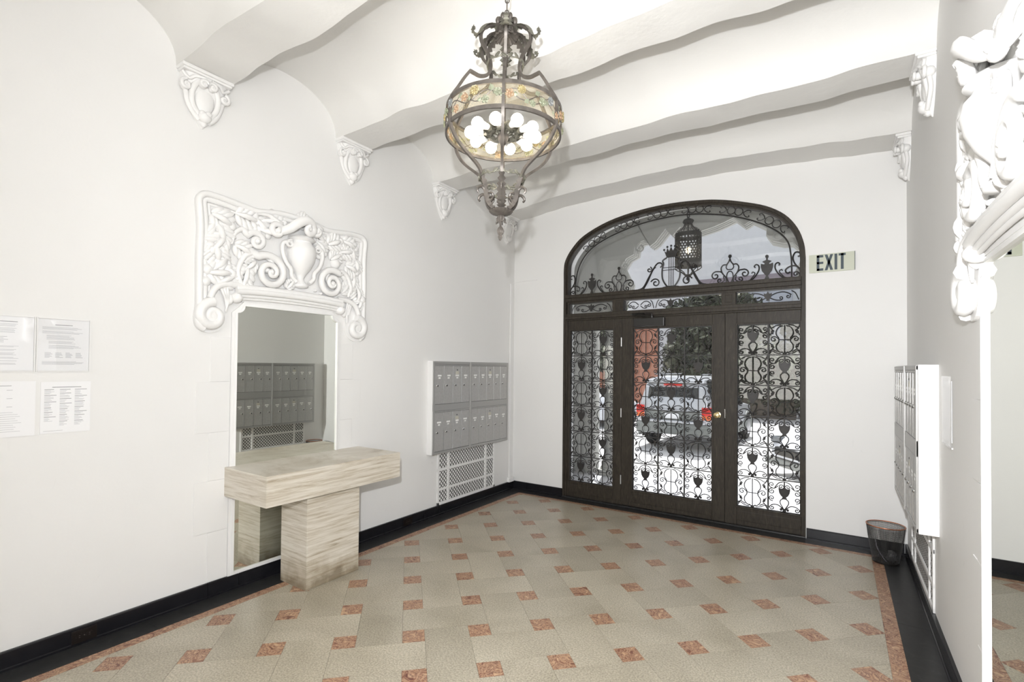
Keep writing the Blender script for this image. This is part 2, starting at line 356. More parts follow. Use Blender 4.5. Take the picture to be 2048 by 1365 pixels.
# ================================================================== THE SETTING
# ---- floor: grout slab with every tile its own piece
LX, LY, TP, TS = 1.1852, -3.0112, 0.3819, 0.126
floor = MB().box((-0.3, -8.2, -0.12), (W+0.3, 0.02, -0.004)).build('floor', 'grout', smooth=False); tag(floor, kind='structure')
fb_ = MB(); X0, X1, Y0, Y1 = 0.262, 3.70, -8.0, -0.215
def strip(name, mat, a, b):
    k = 0.0008
    return MB().box((a[0]+k, a[1]+k, -0.004), (b[0]-k, b[1]-k, 0.0)).build(name, mat, floor, smooth=False)
for i in range(6):      # black border slabs along both side walls
    ya, yb = -0.154-i*1.31, -0.154-(i+1)*1.31
    strip('black_border_slab', 'black_floor', (0, yb), (0.1916, ya)); strip('black_border_slab', 'black_floor', (W-0.1796, yb), (W, ya))
for i in range(3): strip('black_border_slab', 'black_floor', (i*W/3, -0.154), ((i+1)*W/3, 0.0))
for i in range(10):
    ya, yb = -0.215-i*0.78, -0.215-(i+1)*0.78
    strip('red_border_strip', 'red_marble', (0.1916, yb), (X0, ya)); strip('red_border_strip', 'red_marble', (X1, yb), (W-0.1796, ya))
for i in range(4):
    xa = 0.1916+i*(W-0.3712)/4; strip('red_border_strip', 'red_marble', (xa, Y1), (xa+(W-0.3712)/4, -0.154))
def clip(poly):
    for ax, val, sg in ((0, X0, 1), (0, X1, -1), (1, Y0, 1), (1, Y1, -1)):
        out = []
        for i in range(len(poly)):
            p, q = poly[i-1], poly[i]; dp = (p[ax]-val)*sg; dq = (q[ax]-val)*sg
            if (dp >= 0) != (dq >= 0):
                u = dp/(dp-dq); out.append((p[0]+(q[0]-p[0])*u, p[1]+(q[1]-p[1])*u))
            if dq >= 0: out.append(q)
        poly = out
        if len(poly) < 3: return []
    return poly
def area(p): return abs(sum(p[i-1][0]*p[i][1]-p[i][0]*p[i-1][1] for i in range(len(p))))/2
def lat(i, j): return (LX+TP*(i-j)/2**.5, LY+TP*(i+j)/2**.5)
rest = MB(); h = TS/2/TP; g = 0.0007/TP
for i in range(-16, 18):
    for j in range(-16, 18):
        for kind in (0, 1):
            if kind == 0: q = [(i-h+g, j-h+g), (i+h-g, j-h+g), (i+h-g, j+h-g), (i-h+g, j+h-g)]
            elif (i+j) % 2 == 0: q = [(i+h+g, j-h+g), (i+1-h-g, j-h+g), (i+1-h-g, j+1+h-g), (i+h+g, j+1+h-g)]
            else: q = [(i-h+g, j+h+g), (i+1+h-g, j+h+g), (i+1+h-g, j+1-h-g), (i-h+g, j+1-h-g)]
            p = clip([lat(*c) for c in q])
            if len(p) < 3 or area(p) < 0.0006: continue
            cy = sum(c[1] for c in p)/len(p)
            mb = MB().prism(p, lambda a, b, d: (a, b, d), -0.004, random.uniform(-0.0003, 0.0002))
            if cy > -5.6: mb.build('red_inlay_tile' if kind == 0 else 'cream_floor_tile', 'red_marble' if kind == 0 else 'cream_tile', floor, smooth=False)
            elif kind == 1: rest.add(mb.v, mb.f)
o = rest.build('cream_floor_tile', 'cream_tile', floor, smooth=False); o['kind'] = 'stuff'

# ---- walls
wl = MB().box((-0.25, -8.0, -0.1), (0, 0.0, 4.1)).build('wall_left', 'wall', smooth=False); tag(wl, kind='structure')
wr = MB().box((W, -8.0, -0.1), (W+0.25, 0.0, 4.1)).build('wall_right', 'wall', smooth=False); tag(wr, kind='structure')
wf = MB().box((-0.25, -8.25, -0.1), (W+0.25, -8.0, 4.1)).build('wall_front', 'wall', smooth=False); tag(wf, kind='structure')
ARCH = [(0.716,2.60),(0.716,2.738),(0.735,2.85),(0.821,2.985),(0.977,3.122),(1.284,3.246),(1.658,3.312),(2.0,3.326),(2.30,3.305),(2.49,3.273),(2.684,3.218),(2.896,3.138),(3.056,3.028),(3.159,2.886),(3.211,2.735),(3.225,2.60)]
def archline(off, k=4, base=None):
    """arch outline moved inwards by off, left springing to right springing"""
    P = smoothpath([Vector((a, 0, b)) for a, b in ARCH], k); out = []
    for i, p in enumerate(P):
        tg = (P[min(i+1, len(P)-1)]-P[max(i-1, 0)]).normalized(); n_ = Vector((tg.z, 0, -tg.x)); q = p+n_*off; out.append((q.x, q.z))
    return out
ol = [(0.716, -0.1)] + archline(0) + [(3.225, -0.1)]
# back wall face as a ring between the outer rectangle and the opening
mb = MB(); n = len(ol); outer = []
for (a, b) in ol:
    if b < 2.62: outer.append((-0.25 if a < 2 else W+0.25, b))
    else:
        an = math.atan2(b-2.62, a-1.98); dx, dz = math.cos(an), math.sin(an)
        s_ = min(((W+0.25-1.98) if dx > 0 else 2.23)/max(abs(dx), 1e-6), 1.48/max(dz, 1e-6)); outer.append((1.98+dx*s_, 2.62+dz*s_))
# corner fill points
vs = []; fs = []
for d in (0.0, 0.28):
    for (a, b) in ol: vs.append((a, d, b))
    for (a, b) in outer: vs.append((a, d, b))
for i in range(n-1):
    fs += [(i, i+1, n+i+1, n+i), (2*n+i, 2*n+i+1, 3*n+i+1, 3*n+i), (i, i+1, 2*n+i+1, 2*n+i)]
mb.add(vs, fs)
for sx_ in (-0.25, W+0.25):     # upper corners
    cand = [q for q in outer if abs(q[0]-sx_) < 1e-3]; top = [q for q in outer if abs(q[1]-4.10) < 1e-3]
    a = max(cand, key=lambda q: q[1]); b = (min if sx_ < 0 else max)(top, key=lambda q: q[0])
    mb.add([(a[0], 0, a[1]), (sx_, 0, 4.1), (b[0], 0, 4.1), (a[0], .28, a[1]), (sx_, .28, 4.1), (b[0], .28, 4.1)], [(0, 1, 2), (3, 4, 5), (1, 2, 5, 4), (0, 1, 4, 3)])
wb = mb.build('wall_back', 'wall', smooth=False); tag(wb, kind='structure')

# ---- ceiling: one hand-formed plaster skin of beams and barrel vaults
BEAMS = [(-7.585, -7.275), (-6.38, -6.07), (-5.18, -4.865), (-3.975, -3.66), (-2.77, -2.465), (-1.57, -1.285), (-0.37, 0.0)]
def nz(x, y, s=1.0): return noise.noise(Vector((x*s, y*3.1, 0.37)))
prof = [] # (kind, beamindex, param)
def ceil_row(x):
    pts = []
    bow = math.sin(PI*min(max(x/W, 0), 1))
    prev = None
    for bi, (ya, yb) in enumerate(BEAMS):
        edge = 0.0 if (x < 0.13 or x > W-0.13) else min(1.0, (min(x, W-x)-0.13)/0.35)
        wa = edge*(0.022*nz(x, bi*2.0, 1.9)+0.010*nz(x, bi*2+7.0, 5.0)); wb_ = edge*(0.030*nz(x, bi*2+31.0, 2.2)+0.026*nz(x, bi*2+17.0, 4.6))
        zz = 3.45+edge*(0.020*nz(x, bi+50.0, 2.1)+0.012*nz(x, bi+90.0, 5.0))+(0.10 if bi == 6 else 0.012)*bow*(1.0 if bi != 6 else edge)
        if bi == 6: wb_ = 0
        y0 = ya+wa; y1 = yb+wb_
        if prev is not None:
            p1, pz = prev; c = (p1+y0)/2; a = (y0-p1)/2; nn = 22
            for k in range(1, nn):
                th = PI*k/nn; y = c-a*math.cos(th); zb = pz+(zz-pz)*k/nn
                pts.append((y, zb+0.325*math.sin(th)**0.92+0.006*noise.noise(Vector((x*1.3, y*2.5, 3.0)))))
        for k in range(5): pts.append((y0+(y1-y0)*k/4, zz+0.006*math.sin(PI*k/4)*nz(x, bi+80.0, 3.0)))
        prev = (y1, zz)
    return pts
xs = [i*W/150 for i in range(151)]
rows = [ceil_row(x) for x in xs]; m_ = len(rows[0]); vs = []; fs = []
for x, rr in zip(xs, rows): vs += [(x, y, z) for y, z in rr]
for i in range(150):
    for k in range(m_-1): fs.append((i*m_+k, i*m_+k+1, (i+1)*m_+k+1, (i+1)*m_+k))
ce = MB().add(vs, fs).build('ceiling', 'ceiling', angle=38); tag(ce, kind='structure')
roof = MB().box((-0.25, -8.25, 4.1), (W+0.25, 0.28, 4.2)).build('trim_1', 'white', smooth=False); tag(roof, kind='structure')

# ---- marble baseboards in pieces
def baseboard(name, pieces, fn):
    root = bpy.data.objects.new(name, None); COL.objects.link(root); root['kind'] = 'structure'
    for a, b in pieces:
        mb = MB(); k = 0.0012; pr = [(0, 0), (0.024, 0), (0.024, 0.012), (0.019, 0.016), (0.019, 0.092), (0.015, 0.0968), (0, 0.0968)]
        vs = [fn(a+k, d, z) for d, z in pr]+[fn(b-k, d, z) for d, z in pr]; n_ = len(pr)
        mb.add(vs, [tuple(range(n_)), tuple(range(n_, 2*n_))[::-1]]+[(i, (i+1) % n_, n_+(i+1) % n_, n_+i) for i in range(n_)])
        mb.build('marble_baseboard_piece', 'black_marble', root, smooth=False)
    return root
baseboard('baseboard_left', [(-7.99, -6.3), (-6.3, -4.9), (-4.9, -3.735), (-3.735, -3.53), (-3.53, -2.2), (-2.2, -0.9), (-0.9, -0.001)], lambda s_, d, z: (d, s_, z))
baseboard('baseboard_right', [(-7.99, -6.3), (-6.3, -4.9), (-4.9, -3.6), (-3.6, -2.33), (-2.33, -1.1), (-1.1, -0.001)], lambda s_, d, z: (W-d, s_, z))
baseboard('baseboard_back', [(0.021, 0.225), (0.225, 0.714), (3.229, W-0.021)], lambda s_, d, z: (s_, -d, z))

# ---- raised plaster quoin blocks beside the mirrors
def quoins(name, fx):
    root = bpy.data.objects.new(name, None); COL.objects.link(root); root['kind'] = 'structure'
    zs = [0.10, 0.428, 0.772, 1.095, 1.435, 1.74]
    for sg in (-1, 1):
        for i in range(5):
            wout = 0.665 if i % 2 == 1 else 0.585
            if i in (1, 3): wout = 0.672
            y0, y1 = -3.153+sg*0.455, -3.153+sg*wout; a, b = min(y0, y1), max(y0, y1)
            MB().bbox((fx(0.0), a, zs[i]+0.001), (fx(0.005), b, zs[i+1]-0.001), 0.0022).build('quoin_block', 'wall', root, smooth=False)
quoins('trim_2', lambda d: d); quoins('trim_3', lambda d: W-d)

# ---- mirrors with painted moulding
def mirror(name, fx, label):
    root = thing(name, label, 'mirror', (fx(0), -3.153, 0.10))
    hw, zt, zb, c = 0.415, 1.965, 0.118, 0.052
    def outline(e):
        p = [(-hw-e, zb-e), (hw+e, zb-e), (hw+e, zt-c)]
        for k in range(1, 8):
            a = -PI/2+(-PI/2)*k/8; p.append((hw+(c-e)*math.cos(a)*1.0+0, zt+(c-e)*math.sin(a)))
        p += [(hw-c, zt+e), (-hw+c, zt+e)]
        for k in range(1, 8):
            a = 0-(PI/2)*k/8; p.append((-hw+(c-e)*math.cos(a), zt+(c-e)*math.sin(a)))
        p += [(-hw-e, zt-c)]
        return p
    MB().prism(outline(0.001), lambda a, b, d: (fx(d), -3.153+a, b), 0.001, 0.008).build('mirror_glass', 'mirror', root, smooth=False)
    for e0, e1, d in ((0.0, 0.016, 0.022), (0.015, 0.036, 0.014)):
        A = outline(e0); B = outline(e1); n_ = len(A); vs = []
        for d_ in (0.0005, d):
            vs += [(fx(d_), -3.153+a, b) for a, b in A]+[(fx(d_*0.8), -3.153+a, b) for a, b in B]
        fs = []
        for i in range(n_):
            j = (i+1) % n_; fs += [(2*n_+i, 2*n_+j, 3*n_+j, 3*n_+i), (i, j, 2*n_+j, 2*n_+i), (n_+i, n_+j, 3*n_+j, 3*n_+i)]
        MB().add(vs, fs).build('frame_moulding', 'white', root, angle=50)
    return root
mirror('wall_mirror', lambda d: d, 'tall mirror in the left wall behind the travertine table, white moulding')
mirror('wall_mirror', lambda d: W-d, 'tall mirror at the right edge of the photo, under the heavy plaster ornament')

# ---- carved plaster overmantels above the mirrors (local: x out of the wall, y along it, z up)
def relief(name, label, loc, sx_):
    root = thing(name, label, 'plaster relief', loc, 0)
    L = lambda a, b, d: (sx_*d, a, b)
    half = [(0.0, 0.905), (0.106, 0.903), (0.20, 0.888), (0.30, 0.872), (0.42, 0.884), (0.56, 0.898), (0.655, 0.892), (0.70, 0.84), (0.694, 0.74), (0.688, 0.63), (0.692, 0.47), (0.690, 0.31), (0.688, 0.15), (0.697, 0.06), (0.684, 0.00), (0.645, -0.030), (0.59, -0.037), (0.525, -0.01), (0.49, 0.05), (0.49, 0.12), (0.46, 0.175), (0.41, 0.195)]
    top = [(0.0, 0.905)]
    full = half + [(0.0, 0.20)] + [(-a, b) for a, b in reversed(half[1:])] 
    full = full[:-0 or None]
    P = smoothpath([Vector((a, b, 0)) for a, b in half], 3); Q = [(p.x, p.y) for p in P]
    poly = Q+[(-a, b) for a, b in reversed(Q[1:])]
    # back plate: strip faces between right and left halves
    n_ = len(Q); vs = []; fs = []
    for d in (0.0, 0.016):
        vs += [L(a, b, d) for a, b in Q]+[L(-a, b, d) for a, b in Q]
    MB().prism(poly, L, 0.0, 0.014).build('back_plate', 'relief', root, smooth=False, local=True)
    # outer frame: three rounded beads that follow the outline down to the big volutes
    def inset(off):
        out = []
        R_ = [Vector((a, b, 0)) for a, b in Q[:3*15+1]]
        for i, p in enumerate(R_):
            tg = (R_[min(i+1, len(R_)-1)]-R_[max(i-1, 0)]).normalized(); nn = Vector((tg.y, -tg.x, 0)); out.append((p.x+nn.x*off, p.y+nn.y*off))
        return out
    for off, r_, d in ((0.018, 0.022, 0.026), (0.052, 0.020, 0.014), (0.082, 0.011, 0.014)):
        q = inset(off); mb = MB(); pth = [L(-a, b, d) for a, b in reversed(q[1:])]+[L(a, b, d) for a, b in q]
        mb.tube(pth, r_, n=8, upv=(1, 0, 0), flat=1.15).build('frame_bead', 'relief', root, local=True, angle=60)
    # lower corner volutes, mirrored
    for sg in (-1, 1):
        f = lambda a, b, d, sg=sg: L(sg*a, b, d)
        pth = smoothpath([Vector(f(0.40, 0.305, 0.03)), Vector(f(0.50, 0.30, 0.035)), Vector(f(0.575, 0.265, 0.04)), Vector(f(0.612, 0.19, 0.042))], 4)
        mb = MB().tube(pth, [0.022]*len(pth), n=8, upv=(1, 0, 0)).tube([f(*p, 0.040) for p in spiral(0.594, 0.075, 0.095, 0.012, PI*0.52, -1.55, 40)], [0.036-0.016*k/40 for k in range(41)], n=8, upv=(1, 0, 0))
        mb.build('corner_volute', 'relief', root, local=True, angle=60)
        MB().blob(f(0.594, 0.075, 0.018), 0.045, 0.070, 0.075).build('volute_eye', 'relief', root, local=True, angle=60)
        MB().blob(f(0.43, 0.215, 0.025), 0.05, 0.040, 0.038).blob(f(0.475, 0.20, 0.02), 0.03, 0.025, 0.04).build('volute_bud', 'relief', root, local=True, angle=60)
        for k in range(3):
            q = [f(0.50+0.02*k, 0.29-0.01*k, 0.03), f(0.49+0.01*k, 0.20, 0.035), f(0.505-0.005*k, 0.11, 0.03)]
            MB().tube(smoothpath([Vector(p) for p in q], 4), [0.010, .011, .012, .012, .012, .011, .010, .008, .004], n=6, upv=(1, 0, 0)).build('volute_leaf', 'relief', root, local=True, angle=60)
    # bottom bar above the mirror: rolled mouldings
    for z0, r_, d in ((0.290, 0.020, 0.040), (0.262, 0.022, 0.048), (0.232, 0.014, 0.034), (0.212, 0.010, 0.026)):
        q = smoothpath([Vector(L(a, z0+b, d)) for a, b in ((-0.44, -0.004), (-0.30, 0.006), (-0.1, 0.012), (0.1, 0.012), (0.30, 0.006), (0.44, -0.004))], 5)
        MB().tube(q, r_, n=8, upv=(1, 0, 0)).build('bottom_moulding', 'relief', root, local=True, angle=60)
    # central urn: half a turned vase with two scroll handles and a foot
    prof = [(0.010, 0.345), (0.060, 0.355), (0.066, 0.372), (0.040, 0.395), (0.030, 0.425), (0.045, 0.455), (0.080, 0.50), (0.108, 0.56), (0.120, 0.62), (0.112, 0.665), (0.090, 0.690), (0.085, 0.705), (0.112, 0.722), (0.098, 0.742), (0.02, 0.75)]
    mb = MB(); vs = []; fs = []; nn = 16
    for (r_, z) in prof:
        for k in range(nn+1):
            a = -PI/2+PI*k/nn; vs.append((sx_*(0.014+r_*1.0*math.cos(a)), 0.06+r_*math.sin(a), z))
    for i in range(len(prof)-1):
        for k in range(nn): fs.append((i*(nn+1)+k, i*(nn+1)+k+1, (i+1)*(nn+1)+k+1, (i+1)*(nn+1)+k))
    mb.add(vs, fs).build('urn', 'relief', root, local=True, angle=70)
    for sg in (-1, 1):
        q = [(0.06+sg*0.10, 0.69), (0.06+sg*0.165, 0.665), (0.06+sg*0.17, 0.60), (0.06+sg*0.145, 0.53), (0.06+sg*0.10, 0.475), (0.06+sg*0.095, 0.43), (0.06+sg*0.055, 0.39)]
        pth = smoothpath([Vector(L(a, b, 0.055)) for a, b in q], 4)
        MB().tube(pth, 0.017, n=8, upv=(1, 0, 0)).tube([L(*p, 0.065) for p in spiral(0.06+sg*0.118, 0.665, 0.034, 0.006, PI/2+sg*0.4, -sg*1.2, 18)], 0.012, n=6, upv=(1, 0, 0)).build('urn_handle', 'relief', root, local=True, angle=60)
    # big foliage scrolls
    def scroll(a, b, r0, a0, turns, th, d, n=44, tail=None):
        th *= 1.45; d *= 0.85
        q = spiral(a, b, r0, 0.012, a0, turns, n); rr = [th*(1-0.55*k/n) for k in range(n+1)]
        dd = [d*(0.6+0.5*k/n) for k in range(n+1)]; pts = [Vector(L(x, z, e)) for (x, z), e in zip(q, dd)]
        if tail:
            tp = smoothpath([Vector(L(x, z, d*0.55)) for x, z in tail]+[pts[0]], 4)[:-1]
            rr = [th*(0.35+0.65*k/len(tp)) for k in range(len(tp))]+rr; pts = tp+pts
        mb = MB().tube(pts, rr, n=8, upv=(1, 0, 0)); mb.blob(L(a, b, d*0.9), 0.03, 0.022, 0.022)
        mb.build('foliage_scroll', 'relief', root, local=True, angle=60)
    scroll(-0.204, 0.425, 0.135, PI*0.72, -1.9, 0.021, 0.085, tail=[(-0.40, 0.31), (-0.43, 0.40), (-0.395, 0.50), (-0.34, 0.545)])
    scroll(-0.225, 0.44, 0.165, PI*0.95, -0.62, 0.016, 0.05)
    scroll(0.325, 0.418, 0.125, PI*0.28, 1.9, 0.020, 0.085, tail=[(0.50, 0.33), (0.52, 0.42), (0.49, 0.50), (0.44, 0.53)])
    scroll(0.335, 0.43, 0.150, PI*0.1, 0.6, 0.015, 0.05)
    scroll(-0.300, 0.635, 0.070, PI*0.85, -1.4, 0.018, 0.055, 26, tail=[(-0.47, 0.58), (-0.45, 0.66), (-0.40, 0.70)])
    scroll(0.225, 0.65, 0.055, PI*0.3, 1.4, 0.015, 0.05, 26)
    scroll(-0.165, 0.735, 0.062, PI*0.1, 1.3, 0.018, 0.11, 26, tail=[(-0.30, 0.83), (-0.22, 0.84), (-0.14, 0.80)])
    scroll(0.07, 0.80, 0.075, PI*0.9, -1.2, 0.026, 0.145, 26)
    scroll(0.155, 0.80, 0.055, PI*0.15, 1.2, 0.020, 0.12, 26)
    # lobed leaves
    rnd = random.Random(3)
    def leaf(a, b, ln, wd, ang, lobes=5, d=0.03):
        mb = MB(); ca, sa = math.cos(ang), math.sin(ang)
        pth = []
        for k in range(7):
            u = k/6; pth.append(L(a+ca*ln*u, b+sa*ln*u, d+0.022*math.sin(PI*u)))
        mb.tube(pth, [0.006+wd*0.16*math.sin(PI*(0.1+0.85*k/6)) for k in range(7)], n=6, upv=(1, 0, 0))
        for k in range(lobes):
            u = (k+0.7)/(lobes+0.4); w_ = wd*math.sin(PI*(0.15+0.8*u))**0.7
            for sg in (-1, 1):
                x = a+ca*ln*u-sg*sa*w_*0.55; z = b+sa*ln*u+sg*ca*w_*0.55; th = ang+sg*0.9
                rm = Matrix.Rotation(th, 3, 'X')
                mb.blob(L(x, z, d*0.8), 0.022, w_*0.62, ln/lobes*0.62, 8, 6, rm)
        mb.blob(L(a+ca*ln, b+sa*ln, d), 0.02, wd*0.3, wd*0.3, 8, 6)
        mb.build('acanthus_leaf', 'relief', root, local=True, angle=60)
    for a, b, ln, wd, an in ((-0.60, 0.76, 0.13, 0.075, -0.4), (-0.44, 0.80, 0.14, 0.07, -0.15), (-0.57, 0.70, 0.12, 0.08, -1.2), (-0.52, 0.62, 0.12, 0.07, -2.2), (-0.58, 0.55, 0.10, 0.075, -1.4),
                             (-0.50, 0.47, 0.11, 0.08, -2.4), (-0.50, 0.42, 0.09, 0.06, -0.9), (-0.45, 0.58, 0.12, 0.06, -0.4), (-0.31, 0.80, 0.13, 0.07, -0.8), (-0.26, 0.80, 0.16, 0.07, 0.1),
                             (-0.62, 0.36, 0.14, 0.075, 0.1), (-0.56, 0.30, 0.12, 0.06, 0.5), (-0.36, 0.44, 0.14, 0.055, -1.8), (-0.30, 0.49, 0.09, 0.05, -2.4), (0.02, 0.855, 0.10, 0.06, 0.3),
                             (0.16, 0.82, 0.12, 0.065, -0.6), (0.20, 0.74, 0.10, 0.06, -0.9), (0.30, 0.74, 0.12, 0.07, 0.4), (0.33, 0.62, 0.10, 0.06, 0.6), (0.44, 0.80, 0.13, 0.065, -0.3),
                             (0.42, 0.70, 0.12, 0.06, 0.2), (0.52, 0.76, 0.10, 0.06, -1.1), (0.48, 0.60, 0.11, 0.065, -0.4), (0.58, 0.66, 0.10, 0.06, -1.5), (0.50, 0.48, 0.12, 0.055, -1.3),
                             (0.57, 0.52, 0.11, 0.06, -1.8), (0.60, 0.42, 0.10, 0.06, -1.5), (0.44, 0.36, 0.10, 0.045, 0.9), (0.64, 0.32, 0.08, 0.05, -2.0), (-0.06, 0.33, 0.08, 0.035, 0.9)):
        leaf(a, b, ln*1.1, wd*1.3, an, 4, rnd.uniform(0.022, 0.038))
    for a, b, r_ in ((0.375, 0.595, 0.045), (-0.625, 0.38, 0.040), (0.655, 0.33, 0.042), (-0.635, 0.30, 0.035), (0.54, 0.40, 0.030), (-0.08, 0.47, 0.018), (0.19, 0.35, 0.015), (-0.13, 0.335, 0.014), (-0.02, 0.35, 0.015), (0.24, 0.33, 0.014), (-0.18, 0.33, 0.014)):
        MB().blob(L(a, b, 0.02), 0.02+r_*0.5, r_, r_).build('rosette_bud', 'relief', root, local=True, angle=60)
    # curling ribbon that stands well clear of the plate at the crown
    pth = smoothpath([Vector(L(-0.30, 0.74, 0.03)), Vector(L(-0.20, 0.72, 0.07)), Vector(L(-0.10, 0.76, 0.11)), Vector(L(-0.03, 0.82, 0.135)), Vector(L(0.04, 0.855, 0.14)), Vector(L(0.10, 0.84, 0.125)), Vector(L(0.12, 0.77, 0.10))], 5)
    MB().tube(pth, [0.012+0.022*math.sin(PI*k/(len(pth)-1)) for k in range(len(pth))], n=8, upv=(1, 0, 0), flat=0.6).build('ribbon', 'relief', root, local=True, angle=60)
    return root
relief('plaster_overmantel', 'white carved plaster panel of scrolls and an urn over the left mirror', (0, -3.153, 1.80), 1)
relief('plaster_overmantel', 'white carved plaster scrollwork jutting from the right wall, cut by the photo edge', (W, -3.153, 1.80), -1)

# ---- plaster corbels under the beams (local: x out of wall, y across, z=0 at the beam soffit)
def make_corbel():
    root = thing('plaster_corbel', 'x', 'corbel')
    L = lambda a, b, d: (d, a, b)
    MB().bbox((0, -0.158, -0.022), (0.10, 0.158, 0.0), 0.006).build('abacus', 'relief', root, local=True, smooth=False)
    MB().bbox((0, -0.150, -0.036), (0.088, 0.150, -0.021), 0.005).build('abacus_fillet', 'relief', root, local=True, smooth=False)
    # body: lofted console, deep at the top and thin at the tip
    st = [(-0.034, 0.140, 0.082), (-0.07, 0.138, 0.072), (-0.11, 0.126, 0.052), (-0.16, 0.112, 0.038), (-0.21, 0.098, 0.032), (-0.255, 0.076, 0.034), (-0.29, 0.052, 0.036), (-0.32, 0.028, 0.024), (-0.35, 0.004, 0.004)]
    vs = []; fs = []; nn = 12
    for z, w_, d in st:
        for k in range(nn+1):
            a = -PI/2+PI*k/nn; vs.append((d*max(0, math.cos(a))**0.5, w_*math.sin(a), z))
    for i in range(len(st)-1):
        for k in range(nn): fs.append((i*(nn+1)+k, i*(nn+1)+k+1, (i+1)*(nn+1)+k+1, (i+1)*(nn+1)+k))
    MB().add(vs, fs).build('console_body', 'relief', root, local=True, angle=70)
    MB().blob(L(0, -0.165, 0.030), 0.026, 0.062, 0.092, 16, 12).build('oval_shield', 'relief', root, local=True, angle=70)
    ring = [L(0.082*math.cos(t_), -0.160+0.112*math.sin(t_), 0.042+0.020*math.sin(t_)) for t_ in [2*PI*k/30 for k in range(30)]]
    MB().tube(ring, 0.019, n=8, closed=True, upv=(1, 0, 0), flat=0.8).build('shield_frame', 'relief', root, local=True, angle=70)
    for sg in (-1, 1):
        MB().tube([L(sg*x, z, 0.092) for x, z in spiral(0.028, -0.088, 0.030, 0.005, PI*0.9, -1.3, 20)], 0.010, n=6, upv=(1, 0, 0)).blob(L(sg*0.028, -0.088, 0.07), 0.03, 0.024, 0.024).build('top_scroll', 'relief', root, local=True, angle=70)
        MB().tube([L(sg*x, z, 0.055) for x, z in spiral(0.118, -0.118, 0.036, 0.005, PI*0.5, -1.3, 22)], 0.012, n=6, upv=(1, 0, 0)).blob(L(sg*0.118, -0.118, 0.03), 0.032, 0.030, 0.032).build('side_scroll', 'relief', root, local=True, angle=70)
        pth = smoothpath([Vector(L(sg*0.145, -0.045, 0.055)), Vector(L(sg*0.105, -0.075, 0.06)), Vector(L(sg*0.075, -0.052, 0.075)), Vector(L(sg*0.02, -0.048, 0.085))], 4)
        MB().tube(pth, 0.011, n=6, upv=(1, 0, 0)).build('leaf_band', 'relief', root, local=True, angle=70)
        pth = smoothpath([Vector(L(sg*0.112, -0.145, 0.03)), Vector(L(sg*0.100, -0.20, 0.022)), Vector(L(sg*0.072, -0.26, 0.026)), Vector(L(sg*0.03, -0.305, 0.03))], 4)
        MB().tube(pth, 0.017, n=8, upv=(1, 0, 0), flat=0.8).build('side_rib', 'relief', root, local=True, angle=70)
    MB().blob(L(0, -0.282, 0.038), 0.036, 0.042, 0.036).blob(L(0.016, -0.262, 0.055), 0.018, 0.022, 0.020).blob(L(-0.016, -0.262, 0.045), 0.018, 0.022, 0.020).blob(L(0, -0.315, 0.022), 0.02, 0.024, 0.026).build('bottom_knob', 'relief', root, local=True, angle=70)
    return root
proto = make_corbel()
mids = [(-3.8175, 'nearest'), (-2.6175, 'second'), (-1.4275, 'third'), (-0.20, 'farthest')]
LC = {('l', 0): 'plaster corbel highest and nearest on the left wall, above the carved panel', ('l', 1): 'plaster corbel on the left wall midway between panel and chandelier',
      ('l', 2): 'plaster corbel on the left wall just left of the chandelier cage', ('l', 3): 'plaster corbel in the far left corner hidden behind the chandelier finial',
      ('r', 1): 'tip of a plaster corbel at the top edge above the right ornament', ('r', 2): 'plaster corbel in profile high on the right wall', ('r', 3): 'small plaster corbel in the far right corner above the exit sign'}
first = True
for sd in 'lr':
    for k, (y, _) in enumerate(mids):
        if (sd, k) not in LC: continue
        o = proto if first else copy_tree(proto); first = False
        o.location = (0 if sd == 'l' else W, y, 3.452); o.rotation_euler = (0, 0, 0 if sd == 'l' else PI)
        tag(o, LC[(sd, k)], 'corbel', 'plaster corbels carrying the ceiling beams')

# ================================================================== ENTRANCE SCREEN
# fixed dark frame
ftr = bpy.data.objects.new('door_frame_1', None); COL.objects.link(ftr); ftr.name = 'trim_4'; ftr['kind'] = 'structure'
FD0, FD1 = 0.0, 0.10
def fbox(name, x0, x1, z0, z1, y0=FD0, y1=FD1, mat='door_wood', parent=None, r=0.004):
    return MB().bbox((x0, y0, z0), (x1, y1, z1), r).build(name, mat, parent or ftr, smooth=False)
# arch head: two stepped mouldings swept round the opening
def arch_ring(name, o0, o1, y0, y1, parent=None, mat='door_wood'):
    A = [(0.716+o0, 0.0)]+archline(o0)+[(3.225-o0, 0.0)]; B = [(0.716+o1, 0.0)]+archline(o1)+[(3.225-o1, 0.0)]; n_ = len(A)
    vs = []
    for y in (y0, y1): vs += [(a, y, b) for a, b in A]+[(a, y, b) for a, b in B]
    fs = []
    for i in range(n_-1): fs += [(i, i+1, n_+i+1, n_+i), (2*n_+i, 2*n_+i+1, 3*n_+i+1, 3*n_+i), (i, i+1, 2*n_+i+1, 2*n_+i), (n_+i, n_+i+1, 3*n_+i+1, 3*n_+i)]
    return MB().add(vs, fs).build(name, mat, parent or ftr, angle=30)
arch_ring('arched_frame', 0.0, 0.030, -0.006, 0.12); arch_ring('arched_frame_bead', 0.030, 0.048, 0.012, 0.10)
fbox('transom_sill', 0.75, 3.19, 2.385, 2.425, -0.035); fbox('transom_sill_cove', 0.75, 3.19, 2.345, 2.387, -0.018); fbox('transom_top_rail', 0.75, 3.19, 2.322, 2.347, 0.0)
for x0, x1 in ((0.75, 0.785), (1.335, 1.465), (2.495, 2.628), (3.187, 3.20)): fbox('transom_post', x0, x1, 2.195, 2.325)
for x0, x1 in ((1.365, 1.43), (2.53, 2.595)): fbox('post_panel', x0, x1, 2.225, 2.30, -0.006, 0.01)
